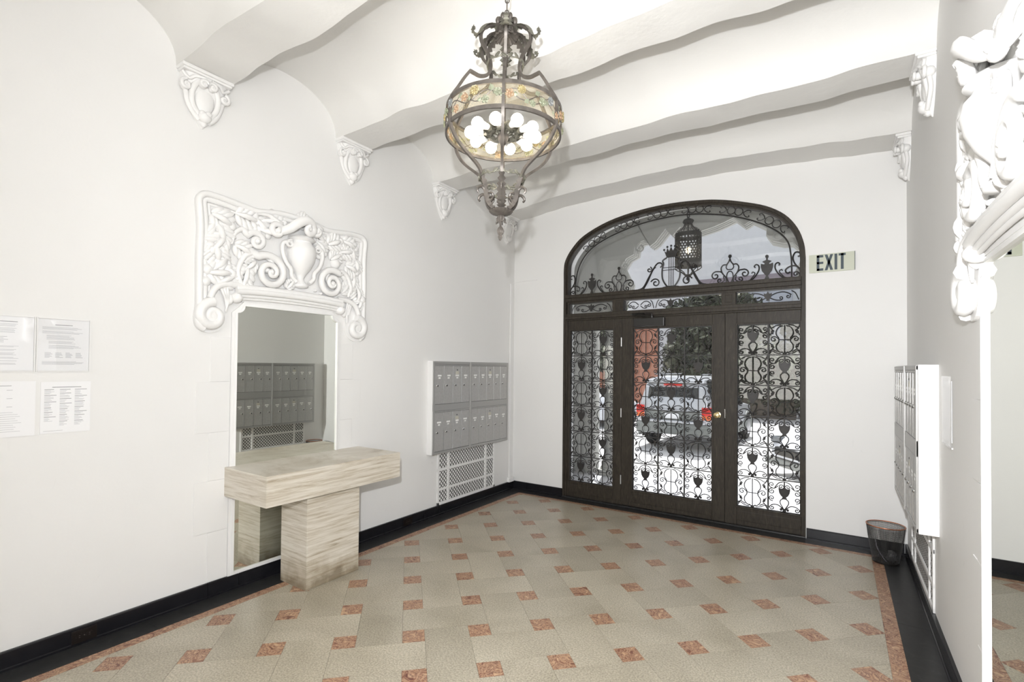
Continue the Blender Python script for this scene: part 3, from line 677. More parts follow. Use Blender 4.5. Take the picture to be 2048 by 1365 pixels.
fbox('door_head', 0.75, 3.19, 2.165, 2.20, -0.012); fbox('door_head_bead', 0.75, 3.19, 2.135, 2.167, -0.024); fbox('door_head_fillet', 0.75, 3.19, 2.118, 2.137, 0.0)
fbox('jamb', 0.744, 0.768, 0.0, 2.385, 0.0); fbox('jamb', 3.205, 3.222, 0.0, 2.385, 0.0)
fbox('threshold', 0.72, 3.225, 0.0, 0.016, -0.03, 0.14, 'black_floor')
# ironwork motifs, built once in cell space (a across 0..CW, b up 0..CHH) and copied as parts of each grille
CW, CHH = 0.2765, 0.2995
GY = 0.040
def rod(path, r=0.0048, n=5): return MB().tube([(a, 0, b) for a, b in path], r, n=n, upv=(0, 1, 0))
def P2(pts, k=4): return [(p.x, p.y) for p in smoothpath([Vector((a, b, 0)) for a, b in pts], k)]
def mir(path): return [(-a, b) for a, b in path]
def proto_mesh(mb, name, mat='iron'):
    o = mb.build(name, mat); me = o.data; bpy.data.objects.remove(o); return me
def both(fn):
    mb = MB()
    for sg in (1, -1): fn(mb, sg)
    return mb
K = {}
# vase cell, centre a=0
vase = [(0.0, 0.292), (0.005, 0.290), (0.006, 0.240), (0.012, 0.226), (0.028, 0.219), (0.040, 0.224), (0.048, 0.234), (0.048, 0.208), (0.043, 0.180), (0.031, 0.156), (0.016, 0.142), (0.015, 0.136), (0.023, 0.131), (0.018, 0.125), (0.0, 0.124)]
K['vase'] = proto_mesh(MB().prism(vase+[(-a, b) for a, b in reversed(vase[1:-1])], lambda a, b, d: (a, d, b), -0.005, 0.005), 'vase_ornament')
K['loop'] = proto_mesh(rod(P2([(0, 0.022), (0.018, 0.050), (0.034, 0.082), (0.032, 0.108), (0.014, 0.123), (0, 0.125), (-0.014, 0.123), (-0.032, 0.108), (-0.034, 0.082), (-0.018, 0.050), (0, 0.022)])), 'teardrop_loop')
def cs(cx, cz, r, a0, turns, n=14): return spiral(cx, cz, r, r*0.22, a0, turns, n)
for sg in (1, -1):
    f = (lambda p: p) if sg > 0 else mir
    K['base_scroll', sg] = proto_mesh(rod(f([(0.0, 0.018)]+P2([(0.012, 0.030), (0.05, 0.060), (0.095, 0.060), (0.125, 0.036)])+cs(0.103, 0.030, 0.022, 0.2, -1.1))).add(rod(f(cs(0.026, 0.020, 0.016, PI, -1.0, 10))).v, rod(f(cs(0.026, 0.020, 0.016, PI, -1.0, 10))).f), 'scroll')
    K['side_scroll', sg] = proto_mesh(rod(f(cs(0.105, 0.122, 0.029, -PI*0.6, 1.4)), 0.0046).add(rod(f(cs(0.105, 0.186, 0.031, PI*0.6, -1.4)), 0.0046).v, rod(f(cs(0.105, 0.186, 0.031, PI*0.6, -1.4)), 0.0046).f), 'scroll')
    K['top_scroll', sg] = proto_mesh(rod(f(cs(0.028, 0.238, 0.022, PI*0.95, -1.15)+[]), 0.0046).add(rod(f(P2([(0.006, 0.288), (0.045, 0.272), (0.070, 0.240), (0.082, 0.215)])+[]), 0.005).v, rod(f(P2([(0.006, 0.288), (0.045, 0.272), (0.070, 0.240), (0.082, 0.215)])), 0.0045).f).add(rod(f(P2([(0.05, 0.245), (0.085, 0.215), (0.12, 0.225)])+cs(0.106, 0.250, 0.026, -0.9, 1.15)), 0.0045).v, rod(f(P2([(0.05, 0.245), (0.085, 0.215), (0.12, 0.225)])+cs(0.106, 0.250, 0.026, -0.9, 1.15)), 0.0045).f), 'scroll')
    # lyre cell
    K['lyre', sg] = proto_mesh(rod(f(P2([(0.008, 0.018), (0.046, 0.030), (0.070, 0.062), (0.068, 0.098), (0.050, 0.126), (0.050, 0.162), (0.068, 0.190), (0.070, 0.228), (0.048, 0.266), (0.012, 0.280)]))), 'lyre_loop')
    K['lyre_scroll', sg] = proto_mesh(rod(f([(0.046, 0.146)]+cs(0.092, 0.150, 0.030, PI*0.75, -1.2)), 0.0046).add(rod(f([(0.062, 0.03), (0.10, 0.052), (0.128, 0.040)]), 0.005).v, rod(f([(0.062, 0.03), (0.10, 0.052), (0.128, 0.040)]), 0.005).f), 'scroll')
    tip = P2([(0.128, 0.010), (0.112, 0.045), (0.092, 0.075), (0.110, 0.095), (0.122, 0.115)]); tip2 = P2([(0.128, 0.290), (0.112, 0.252), (0.090, 0.232), (0.112, 0.208), (0.122, 0.188)])
    mb = rod(f(tip), 0.0046); mb.add(rod(f(tip2), 0.0046).v, rod(f(tip2), 0.0046).f); mb.blob((sg*0.104, 0, 0.087), 0.011, 0.006, 0.018, 6, 5); mb.blob((sg*0.104, 0, 0.220), 0.011, 0.006, 0.018, 6, 5)
    mb.add(rod(f(P2([(0.03, 0.012), (0.07, 0.018), (0.105, 0.038), (0.13, 0.028)])), 0.0045).v, rod(f(P2([(0.03, 0.012), (0.07, 0.018), (0.105, 0.038), (0.13, 0.028)])), 0.0045).f)
    mb.add(rod(f(P2([(0.03, 0.288), (0.07, 0.282), (0.105, 0.262), (0.13, 0.272)])), 0.0045).v, rod(f(P2([(0.03, 0.288), (0.07, 0.282), (0.105, 0.262), (0.13, 0.272)])), 0.0045).f)
    K['tendril', sg] = proto_mesh(mb, 'tendril')
K['crossbar'] = proto_mesh(rod([(-0.050, 0.146), (0.050, 0.143)], 0.0046).add(rod([(0, 0.01), (0, 0.285)], 0.0046).v, rod([(0, 0.01), (0, 0.285)], 0.0046).f), 'lyre_string')
K['knot'] = proto_mesh(MB().blob((0, 0, 0.010), 0.016, 0.010, 0.012, 8, 6).blob((0.024, 0, 0.024), 0.008, 0.006, 0.008, 6, 5).blob((-0.024, 0, 0.024), 0.008, 0.006, 0.008, 6, 5), 'rosette_knot')
def put(me, name, parent, x, z):
    o = bpy.data.objects.new(name, me); COL.objects.link(o); o.parent = parent
    o.matrix_basis = wm(parent).inverted() @ Matrix.Translation((x, GY, z)); return o
def grille(root, x0, cols, par, rows=6, z0=0.198):
    cw = CW if cols == 3 else 0.2735
    for c in range(cols):
        for r_ in range(rows):
            x = x0+cw*(c+0.5); z = z0+CHH*r_
            if (c+r_) % 2 == par:
                put(K['vase'], 'vase_ornament', root, x, z); put(K['loop'], 'teardrop_loop', root, x, z)
                for sg in (1, -1):
                    put(K['base_scroll', sg], 'scroll', root, x, z); put(K['side_scroll', sg], 'scroll', root, x, z); put(K['top_scroll', sg], 'scroll', root, x, z)
            else:
                put(K['crossbar'], 'lyre_string', root, x, z)
                for sg in (1, -1): put(K['lyre', sg], 'lyre_loop', root, x, z); put(K['lyre_scroll', sg], 'scroll', root, x, z); put(K['tendril', sg], 'tendril', root, x, z)
            put(K['knot'], 'rosette_knot', root, x, z)
    zt = z0+CHH*rows
    for c in range(cols+1): MB().box((x0+cw*c-0.0068, GY-0.007, z0), (x0+cw*c+0.0068, GY+0.007, zt)).build('grille_bar', 'iron', root, smooth=False)
    for r_ in range(rows+1): MB().box((x0, GY-0.005, z0+CHH*r_-0.0048), (x0+cw*cols, GY+0.005, z0+CHH*r_+0.0048)).build('grille_bar', 'iron', root, smooth=False)
def leaf_frame(root, x0, x1, zb, zt, gx0, gx1, gz0=0.196, gz1=2.0, y0=0.008, y1=0.07):
    fbox('stile', x0, gx0, zb, zt, y0, y1, parent=root); fbox('stile', gx1, x1, zb, zt, y0, y1, parent=root)
    fbox('top_rail', gx0, gx1, gz1, zt, y0, y1, parent=root); fbox('bottom_rail', gx0, gx1, zb, gz0, y0, y1, parent=root)
    e = 0.012
    for a, b, c, d in ((gx0-e, gx0+0.004, gz0-e, gz1+e), (gx1-0.004, gx1+e, gz0-e, gz1+e), (gx0, gx1, gz1-0.004, gz1+e), (gx0, gx1, gz0-e, gz0+0.004)):
        fbox('glazing_bead', a, b, c, d, y0-0.006, y0+0.03, parent=root, r=0.003)
    fbox('rail_panel', gx0+0.0, gx1-0.0, zb+0.045, gz0-0.04, y0-0.004, y0+0.01, parent=root, r=0.003)
    MB().box((gx0-0.002, 0.066, gz0-0.002), (gx1+0.002, 0.070, gz1+0.002)).build('glass_pane', 'glass', root, smooth=False)
door = thing('door_1', None, None, (1.465, 0.0, 0.0)); door['kind'] = 'structure'
leaf_frame(door, 1.447, 2.527, 0.018, 2.118, 1.572, 2.408)
grille(door, 1.576, 3, 0)
# knob, rose, bolt plate, hinges
kb = MB().lathe([(0.0, 0), (0.030, 0.0), (0.031, 0.006), (0.012, 0.010), (0.011, 0.030), (0.024, 0.040), (0.031, 0.055), (0.028, 0.068), (0.012, 0.075), (0, 0.0755)], n=20)
kb.v = [Vector((2.462+v.x, 0.008-v.z, 1.088+v.y)) for v in kb.v]; tag(kb.build('door_knob', 'brass', door, angle=50), 'brass door knob')
fbox('escutcheon', 2.445, 2.480, 1.04, 1.16, 0.004, 0.01, 'door_wood', door, 0.002)
fbox('latch_plate', 2.5275, 2.534, 1.06, 1.15, 0.0, 0.012, 'chrome', door, 0.001)
for z in (0.30, 1.05, 1.85): MB().tube([(1.446, 0.0, z-0.05), (1.446, 0.0, z+0.05)], 0.007, n=8).build('hinge', 'steel_frame', door)
cl = thing('door_closer', 'black hydraulic door closer above the glass of the entrance door', 'door closer', (1.75, -0.01, 2.06))
fbox('closer_body', 1.60, 1.935, 2.012, 2.105, -0.05, 0.008, 'black_plastic', cl, 0.006)
MB().tube([(1.80, -0.03, 2.115), (1.62, -0.16, 2.135), (1.62, -0.165, 2.135)], 0.009, n=6).tube([(1.62, -0.16, 2.14), (1.73, -0.03, 2.155)], 0.009, n=6).build('closer_arm', 'black_plastic', cl)
MB().lathe([(0.02, 0), (0.02, 0.02), (0.008, 0.022), (0.008, 0.04)], (1.80, -0.03, 2.105), 12).build('spindle', 'black_plastic', cl)
fbox('arm_shoe', 1.69, 1.80, 2.142, 2.162, -0.045, -0.012, 'brown_plastic', cl, 0.003)
wn = thing('window_1', None, None, (0.79, 0, 0)); wn['kind'] = 'structure'
leaf_frame(wn, 0.768, 1.445, 0.016, 2.118, 0.800, 1.350); grille(wn, 0.8015, 2, 0)
wn = thing('window_2', None, None, (2.64, 0, 0)); wn['kind'] = 'structure'
leaf_frame(wn, 2.529, 3.205, 0.016, 2.118, 2.638, 3.186); grille(wn, 2.6385, 2, 1)
# transom lights
def small_transom(name, x0, x1, n_):
    root = thing(name, None, None, (x0, 0, 2.2)); root['kind'] = 'structure'; zc = 2.261; w_ = (x1-x0)/n_
    MB().box((x0-0.002, 0.066, 2.20), (x1+0.002, 0.070, 2.324)).build('glass_pane', 'glass', root, smooth=False)
    for k in range(n_):
        c = x0+w_*(k+0.5)
        for sg in (1, -1):
            f = lambda p, sg=sg, c=c: [(c+sg*a, GY, zc+b) for a, b in p]
            q = P2([(0.012, 0.0), (w_*0.14, 0.032), (w_*0.26, 0.036), (w_*0.36, 0.008)])+cs(w_*0.31, -0.008, 0.022, 0.6, -1.1)
            MB().tube(f(q), 0.0052, n=5, upv=(0, 1, 0)).build('scroll', 'iron', root)
            q = P2([(0.012, -0.01), (w_*0.12, -0.036), (w_*0.2, -0.04)])+cs(w_*0.20, -0.020, 0.019, -PI/2, 1.1)
            MB().tube(f(q), 0.0052, n=5, upv=(0, 1, 0)).build('scroll', 'iron', root)
            q = P2([(w_*0.36, 0.045), (w_*0.42, 0.020), (w_*0.47, -0.045)])
            MB().tube(f(q), 0.0052, n=5, upv=(0, 1, 0)).build('scroll', 'iron', root)
        if n_ == 1 or k == 1 or n_ == 2:
            vv = [(a*0.7, (min(b, 0.25)-0.18)*0.7) for a, b in vase]; pp = vv+[(-a, b) for a, b in reversed(vv[1:-1])]
            MB().prism(pp, lambda a, b, d: (c+a, GY+d, zc+b), -0.005, 0.005).build('vase_ornament', 'iron', root, smooth=False)
    return root
small_transom('window_3', 0.787, 1.330, 1); small_transom('window_4', 1.470, 2.489, 3); small_transom('window_5', 2.632, 3.184, 1)
# big arched light with its cresting
aw = thing('window_6', None, None, (1.98, 0, 2.425)); aw['kind'] = 'structure'
gl = archline(0.04); MB().prism([(0.757, 2.42)]+gl+[(3.185, 2.42)], lambda a, b, d: (a, d, b), 0.066, 0.070).build('glass_pane', 'glass', aw, smooth=False)
CXA = 1.983
def irod(name, pts, r=0.006, sm=True, both_=True, k=4):
    r *= 1.2
    for sg in ((1, -1) if both_ else (1,)):
        q = P2(pts, k) if sm else pts
        MB().tube([(CXA+sg*a, GY, b) for a, b in q], r, n=5, upv=(0, 1, 0)).build(name, 'iron', aw)
iarc = [Vector((a, b, 0)) for a, b in [(0.852, 2.43), (0.852, 2.562), (0.90, 2.771), (1.03, 2.945), (1.252, 3.064), (1.611, 3.163), (1.973, 3.197), (2.183, 3.187), (2.36, 3.160), (2.6, 3.098), (2.828, 2.998), (2.991, 2.886), (3.076, 2.777), (3.102, 2.653), (3.109, 2.544), (3.109, 2.43)]]
ia = smoothpath(iarc, 6); MB().tube([(p.x, GY, p.y) for p in ia], 0.0075, n=5, upv=(0, 1, 0)).build('inner_arch_bar', 'iron', aw)
# C-scroll clusters between the inner bar and the frame
acc = [0.0]
for i in range(1, len(ia)): acc.append(acc[-1]+(ia[i]-ia[i-1]).length)
def at(s_):
    for i in range(1, len(ia)):
        if acc[i] >= s_:
            u = (s_-acc[i-1])/(acc[i]-acc[i-1]); p = ia[i-1].lerp(ia[i], u); tg = (ia[i]-ia[i-1]).normalized(); return p, tg, Vector((-tg.y, tg.x, 0))
    return ia[-1], tg, Vector((-tg.y, tg.x, 0))
Ltot = acc[-1]
for fr in (0.215, 0.345, 0.465, 0.580, 0.700, 0.815):
    for k in (-1.5, -0.5, 0.5, 1.5):
        p, tg, nr = at(Ltot*fr+k*0.072); c = p+nr*0.052; pts = [c+(tg*math.cos(a)+nr*math.sin(a))*0.037 for a in [2*PI*q/14 for q in range(14)]]
        if abs(k) < 1: MB().tube([(v.x, GY, v.y) for v in pts], 0.005, n=5, closed=True, upv=(0, 1, 0)).build('ring_scroll', 'iron', aw)
        else:
            sg = 1 if k > 0 else -1
            for s2 in (1, -1):
                q = [c+tg*sg*(-0.030)+nr*s2*0.0, c+nr*s2*0.022-tg*sg*0.012, c+nr*s2*0.034+tg*sg*0.015, c+nr*s2*0.026+tg*sg*0.034, c+nr*s2*0.014+tg*sg*0.026]
                MB().tube([(v.x, GY, v.y) for v in smoothpath(q, 3)], 0.005, n=5, upv=(0, 1, 0)).build('end_scroll', 'iron', aw)
# crown and harp in the middle
crown = [(-0.045, 2.755), (-0.072, 2.830), (-0.050, 2.812), (-0.040, 2.860), (-0.020, 2.822), (0.0, 2.870), (0.020, 2.822), (0.040, 2.860), (0.050, 2.812), (0.072, 2.830), (0.045, 2.755)]
mb = MB().prism(crown[::-1], lambda a, b, d: (CXA+a, GY+d, b), -0.006, 0.006)
for a, b in ((-0.074, 2.843), (-0.040, 2.872), (0, 2.880), (0.040, 2.872), (0.074, 2.843)): mb.blob((CXA+a, GY, b), 0.012, 0.012, 0.012, 8, 6)
mb.build('crown_ornament', 'iron', aw, smooth=False)
irod('harp_frame', [(0.045, 2.755), (0.088, 2.728), (0.080, 2.690), (0.094, 2.63), (0.090, 2.53), (0.05, 2.455), (0.012, 2.430)], 0.0075)
for a in (-0.022, 0.0, 0.022): MB().tube([(CXA+a, GY, 2.435), (CXA+a, GY, 2.758)], 0.0045, n=5).build('harp_string', 'iron', aw)
for z in (2.620, 2.648): MB().tube([(CXA-0.09, GY, z), (CXA+0.09, GY, z)], 0.004, n=5).build('harp_crossbar', 'iron', aw)
mb = MB().prism([(-0.12, 2.424), (0.12, 2.424), (0.08, 2.440), (0.03, 2.448), (-0.03, 2.448), (-0.08, 2.440)], lambda a, b, d: (CXA+a, GY+d, b), -0.006, 0.006); mb.build('harp_foot', 'iron', aw, smooth=False)
# S scrolls either side of the harp
irod('long_scroll', [(0.30, 2.435), (0.25, 2.52), (0.20, 2.63), (0.15, 2.70), (0.11, 2.705), (0.095, 2.68), (0.115, 2.655)], 0.007)
irod('long_scroll', [(0.36, 2.430), (0.30, 2.455), (0.24, 2.56), (0.19, 2.645), (0.165, 2.665)], 0.007)
irod('ball_scroll', [(a, b) for a, b in cs(0.165, 2.49, 0.055, PI*0.1, 1.3, 20)], 0.0065, sm=False)
irod('curl', [(a, b) for a, b in cs(0.235, 2.642, 0.034, PI*0.6, 1.2, 14)], 0.006, sm=False)
for bx in (0.585,):     # bell shaped motif with ball finial
    irod('bell_outline', [(bx-0.0, 2.66), (bx-0.03, 2.615), (bx-0.062, 2.612), (bx-0.082, 2.58), (bx-0.07, 2.53), (bx-0.035, 2.48), (bx-0.032, 2.43)], 0.006); irod('bell_outline', [(bx, 2.66), (bx+0.03, 2.615), (bx+0.062, 2.612), (bx+0.082, 2.58), (bx+0.07, 2.53), (bx+0.035, 2.48), (bx+0.032, 2.43)], 0.006)
    irod('inner_loop', [(bx, 2.66), (bx-0.034, 2.595), (bx-0.022, 2.565), (bx, 2.562), (bx+0.022, 2.565), (bx+0.034, 2.595), (bx, 2.66)], 0.0046); irod('inner_loop', [(bx-0.012, 2.43), (bx-0.030, 2.485), (bx-0.022, 2.53), (bx, 2.545), (bx+0.022, 2.53), (bx+0.030, 2.485), (bx+0.012, 2.43)], 0.0046)
    for sg in (1, -1): MB().lathe([(0.006, 0), (0.012, 0.012), (0.006, 0.028), (0.010, 0.036), (0.018, 0.050), (0.012, 0.066), (0, 0.07)], (CXA+sg*bx, GY, 2.645), 10).build('ball_finial', 'iron', aw)
    for s2 in (1, -1):
        irod('side_scroll', [(a, b) for a, b in [(bx+s2*0.065, 2.525), (bx+s2*0.09, 2.548), (bx+s2*0.125, 2.552)]+spiral(bx+s2*0.135, 2.508, 0.044, 0.010, PI/2, -s2*1.15, 16)], 0.006, sm=False)
        irod('side_scroll', [(a, b) for a, b in [(bx+s2*0.06, 2.50), (bx+s2*0.05, 2.455), (bx+s2*0.075, 2.435)]+spiral(bx+s2*0.095, 2.458, 0.026, 0.006, -PI/2, s2*1.1, 14)], 0.0055, sm=False)
ux = 0.917      # solid urn between tendrils
urn = [(0.0, 2.672), (0.014, 2.664), (0.014, 2.648), (0.007, 2.636), (0.008, 2.620), (0.030, 2.612), (0.040, 2.606), (0.030, 2.598), (0.018, 2.588), (0.024, 2.578), (0.052, 2.588), (0.054, 2.560), (0.044, 2.515), (0.020, 2.482), (0.008, 2.466), (0.016, 2.450), (0.022, 2.428)]
for sg in (1, -1):
    MB().prism(urn+[(-a, b) for a, b in reversed(urn[1:])], lambda a, b, d: (CXA+sg*ux+a, GY+d, b), -0.006, 0.006).build('urn_ornament', 'iron', aw, smooth=False)
for s2 in (1, -1): irod('tendril', [(ux+s2*0.17, 2.430), (ux+s2*0.12, 2.450), (ux+s2*0.075, 2.515), (ux+s2*0.070, 2.565), (ux+s2*0.092, 2.585), (ux+s2*0.110, 2.570), (ux+s2*0.100, 2.556)], 0.006); irod('tendril', [(ux+s2*0.150, 2.435), (ux+s2*0.118, 2.475), (ux+s2*0.105, 2.50), (ux+s2*0.125, 2.515), (ux+s2*0.132, 2.50)], 0.0046)
irod('corner_scroll', [(1.19, 2.430), (1.195, 2.49), (1.16, 2.535), (1.11, 2.535), (1.075, 2.505), (1.09, 2.475), (1.115, 2.485)], 0.0065)
irod('corner_scroll', [(1.195, 2.50), (1.15, 2.56), (1.135, 2.62), (1.155, 2.665), (1.19, 2.66), (1.195, 2.63), (1.175, 2.625)], 0.0065)
irod('corner_scroll', [(a, b) for a, b in spiral(1.160, 2.460, 0.026, 0.006, 0.0, 1.1, 14)], 0.0055, sm=False)

# ================================================================== THINGS ON THE WALLS
# ---- mailbox banks (local frame: fx depth out of wall, y along the wall)
def mailboxes(fx, ya, yb, dep, z0, z1, flip, label, split, blocks):
    """blocks: number of doors in the block nearer the camera, then the farther one"""
    root = thing('mailbox_bank', label, 'mailbox', (fx(0), (ya+yb)/2, z0))
    B = lambda a, b, c, d, e, f, r=0.002: MB().bbox((fx(a), c, e), (fx(b), d, f), r)
    B(0.0, dep-0.010, ya-0.004, yb+0.004, z0-0.004, z1+0.004, 0.003).build('cabinet', 'white', root, smooth=False)
    B(dep-0.012, dep-0.004, ya+0.004, yb-0.004, z0+0.004, z1-0.004).build('back_sheet', 'dark_slot', root, smooth=False)
    zm0, zm1 = z0+0.430, z0+0.462+0.055
    fr = 0.024
    zr = [(z0+0.026, z0+0.444), (z1-0.444, z1-0.028)]
    B(dep-0.010, dep, ya, yb, z1-0.028, z1).build('frame_rail', 'steel_frame', root, smooth=False)
    B(dep-0.010, dep, ya, yb, zr[0][1], zr[1][0]).build('frame_rail', 'steel_frame', root, smooth=False)
    B(dep-0.010, dep, ya, yb, z0, z0+0.026).build('frame_rail', 'steel_frame', root, smooth=False)
    for a, b in ((ya, ya+fr), (split-0.017, split+0.017), (yb-fr, yb)):
        B(dep-0.010, dep+0.001, a, b, z0+0.001, z1-0.001).build('frame_stile', 'steel_frame', root, smooth=False)
    B(dep-0.004, dep+0.006, split-0.006, split+0.006, z0, z1).build('centre_strip', 'steel_frame', root, smooth=False)
    spans = [(ya+fr, split-0.017, blocks[0]), (split+0.017, yb-fr, blocks[1])]
    for (a, b, n_) in spans:
        w_ = (b-a)/n_
        for ri, (za, zb) in enumerate(zr):
            B(dep-0.009, dep-0.001, a, b, zb-0.016, zb-0.002).build('hood_strip', 'steel_frame', root, smooth=False)
            zb2 = zb-0.018
            for k in range(n_):
                c0, c1 = a+w_*k+0.0022, a+w_*(k+1)-0.0022
                MB().bbox((fx(dep-0.011), c0, za+0.003), (fx(dep-0.003), c1, zb2), 0.0014).build('mailbox_door', 'steel', root, smooth=False); d_ = root.children[-1] if False else bpy.data.objects[-1] if False else None
                door_o = LAST[0]
                cm = (c0+c1)/2; hh = zb2-za
                zz = za+hh*0.745+(0.008 if ri == 0 and k == 3 else 0)
                if k == 2: 
                    B(dep-0.003, dep-0.0015, cm-0.026, cm+0.026, zz+0.012, zz+0.045, 0.0008).build('name_plate', 'label_old', door_o, smooth=False)
                    B(dep-0.003, dep-0.001, cm-0.006, cm+0.006, zz+0.054, zz+0.066, 0.0008).build('key_slot', 'dark_slot', door_o, smooth=False)
                B(dep-0.003, dep-0.0017, cm-0.031+0.005*((k*7+ri) % 3), cm+0.029, zz-0.008, zz+0.008, 0.0005).build('name_label', 'label', door_o, smooth=False)
                B(dep-0.003, dep-0.0017, cm-0.015, cm+0.015, zz-0.032, zz-0.017, 0.0005).build('number_label', 'label', door_o, smooth=False)
                if k: B(dep-0.008, dep-0.0005, a+w_*k-0.0018, a+w_*k+0.0018, za+0.003, zb2, 0.0006).build('divider_strip', 'chrome', root, smooth=False)
                ly = c0+0.035 if not flip else c1-0.035
                lk = MB().lathe([(0.0125, 0), (0.0125, 0.005), (0.009, 0.008), (0, 0.0082)], n=14)
                sg = 1 if fx(1) > fx(0) else -1
                lk.v = [Vector((fx(dep-0.0035)+sg*v.z, ly+v.x, za+hh*0.49+v.y)) for v in lk.v]; lk.build('lock', 'chrome', door_o, angle=30)
                lk2 = MB().box((fx(dep+0.0035), ly-0.003, za+hh*0.49-0.010), (fx(dep+0.0055), ly+0.010, za+hh*0.49+0.002)).build('keyhole', 'dark_slot', door_o, smooth=False)
    return root
LAST = [None]
_ob = MB.build
def _build(s, name, mat, parent=None, **kw):
    o = _ob(s, name, mat, parent, **kw)
    if name == 'mailbox_door': LAST[0] = o
    return o
MB.build = _build
mailboxes(lambda d: d, -1.618, -0.250, 0.080, 0.652, 1.606, False, 'bank of aluminium mailboxes on the left wall above a lattice vent', -1.004, (4, 5))
mailboxes(lambda d: W-d, -1.60, -0.250, 0.103, 0.602, 1.585, True, 'bank of aluminium mailboxes on the right wall above the wire bin', -1.0, (4, 5))

# ---- painted lattice vents under the mailboxes
def vent(fx, ya, yb, za, zb, label, cols, rows_):
    root = thing('wall_vent', label, 'vent grille', (fx(0), (ya+yb)/2, za))
    B = lambda a, b, c, d, e, f, r=0.0015: MB().bbox((fx(a), c, e), (fx(b), d, f), r)
    MB().box((fx(0.0005), ya+0.01, za+0.01), (fx(0.002), yb-0.01, zb-0.01)).build('pale_backing', 'white', root, smooth=False)
    for a, b, c, d in ((ya, cols[0][0], za, zb), (cols[-1][1], yb, za, zb)): B(0.0005, 0.012, a, b, c, d).build('vent_frame', 'white', root, smooth=False)
    for k in range(len(cols)-1): B(0.001, 0.011, cols[k][1], cols[k+1][0], za, zb).build('vent_mullion', 'white', root, smooth=False)
    B(0.0005, 0.012, ya, yb, za, rows_[0][0]).build('vent_frame', 'white', root, smooth=False); B(0.0005, 0.012, ya, yb, rows_[-1][1], zb).build('vent_frame', 'white', root, smooth=False)
    for k in range(len(rows_)-1): B(0.001, 0.0112, ya, yb, rows_[k][1], rows_[k+1][0]).build('vent_crossbar', 'white', root, smooth=False)
    for (a, b) in cols:
        for (c, d) in rows_:
            mb = MB(); sp = 0.036; hw = 0.0042
            for sg in (1, -1):
                k0 = int((a-d)/sp)-3; k1 = int((b+d)/sp)+3
                for k in range(-80, 80):
                    # line y = k*sp*? + sg*z, clipped to the panel
                    y0 = (a+b)/2+k*0.0455
                    pts = []
                    for z in (c, d):
                        pts.append((y0+sg*(z-(c+d)/2)*0.98, z))
                    (p, q), (r_, s_) = pts
                    if max(p, r_) < a or min(p, r_) > b: continue
                    def cl_(y, z, y2, z2):
                        if y < a: z = z+(a-y)/(y2-y)*(z2-z); y = a
                        if y > b: z = z+(b-y)/(y2-y)*(z2-z); y = b
                        return y, z
                    A_ = cl_(p, q, r_, s_); B_ = cl_(r_, s_, p, q)
                    if abs(A_[1]-B_[1]) < 0.004: continue
                    e = 0.0021 if sg > 0 else 0.0023
                    dy, dz = B_[0]-A_[0], B_[1]-A_[1]; l_ = math.hypot(dy, dz); ny, nz_ = -dz/l_*hw, dy/l_*hw
                    mb.add([(fx(x), A_[0]+ny, A_[1]+nz_) for x in (e, e+0.0003)]+[(fx(x), A_[0]-ny, A_[1]-nz_) for x in (e+0.0003, e)]+[(fx(x), B_[0]+ny, B_[1]+nz_) for x in (e, e+0.0003)]+[(fx(x), B_[0]-ny, B_[1]-nz_) for x in (e+0.0003, e)],
                           [(0, 1, 2, 3), (4, 7, 6, 5), (0, 4, 5, 1), (1, 5, 6, 2), (2, 6, 7, 3), (3, 7, 4, 0)])
            o = mb.build('lattice', 'vent_wire', root, smooth=False); o['kind'] = 'stuff'
    return root
vrows = [(0.125, 0.246), (0.270, 0.452), (0.478, 0.640)]
vent(lambda d: d, -1.462, -0.42, 0.098, 0.650, 'white diamond lattice vent under the left mailboxes', [(-1.434, -1.300), (-1.270, -0.625), (-0.593, -0.450)], vrows)
vent(lambda d: W-d, -1.44, -0.36, 0.098, 0.600, 'white diamond lattice vent under the right mailboxes', [(-1.41, -1.27), (-1.24, -0.57), (-0.54, -0.39)], [(0.125, 0.246), (0.270, 0.452), (0.478, 0.590)])

# ---- travertine table
tb = thing('travertine_table', 'travertine slab table on a single block pedestal in front of the left mirror', 'table', (0.26, -3.06, 0))
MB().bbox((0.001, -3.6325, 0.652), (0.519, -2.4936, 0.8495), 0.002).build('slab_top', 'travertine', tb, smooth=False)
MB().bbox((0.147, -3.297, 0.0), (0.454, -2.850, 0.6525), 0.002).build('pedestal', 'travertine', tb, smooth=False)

# ---- EXIT sign: flat panel with raised letters
es = thing('exit_sign', 'pale green EXIT sign to the right of the door arch', 'sign', (3.424, 0, 2.53))
MB().bbox((3.251, -0.012, 2.446), (3.597, -0.0005, 2.612), 0.0015).build('sign_panel', 'sign_face', es, smooth=False)
MB().bbox((3.5945, -0.014, 2.446), (3.5985, -0.0005, 2.612), 0.001).build('end_cap', 'sign_letter', es, smooth=False)
def letter(name, polys):
    mb = MB()
    for p in polys: mb.prism(p, lambda a, b, d: (3.251+a*0.346, d, 2.446+b*0.166), -0.0135, -0.012)
    mb.build(name, 'sign_letter', es, smooth=False)
R4 = lambda a, b, c, d: [(a, c), (b, c), (b, d), (a, d)]
letter('letter_e', [R4(0.172, 0.232, 0.09, 0.95), R4(0.172, 0.320, 0.82, 0.95), R4(0.172, 0.320, 0.46, 0.58), R4(0.172, 0.320, 0.09, 0.215)])
letter('letter_x', [[(0.350, 0.09), (0.412, 0.09), (0.535, 0.95), (0.473, 0.95)], [(0.473, 0.09), (0.535, 0.09), (0.412, 0.95), (0.350, 0.95)]])
letter('letter_i', [R4(0.565, 0.625, 0.09, 0.95)])
letter('letter_t', [R4(0.655, 0.805, 0.83, 0.95), R4(0.700, 0.762, 0.09, 0.95)])

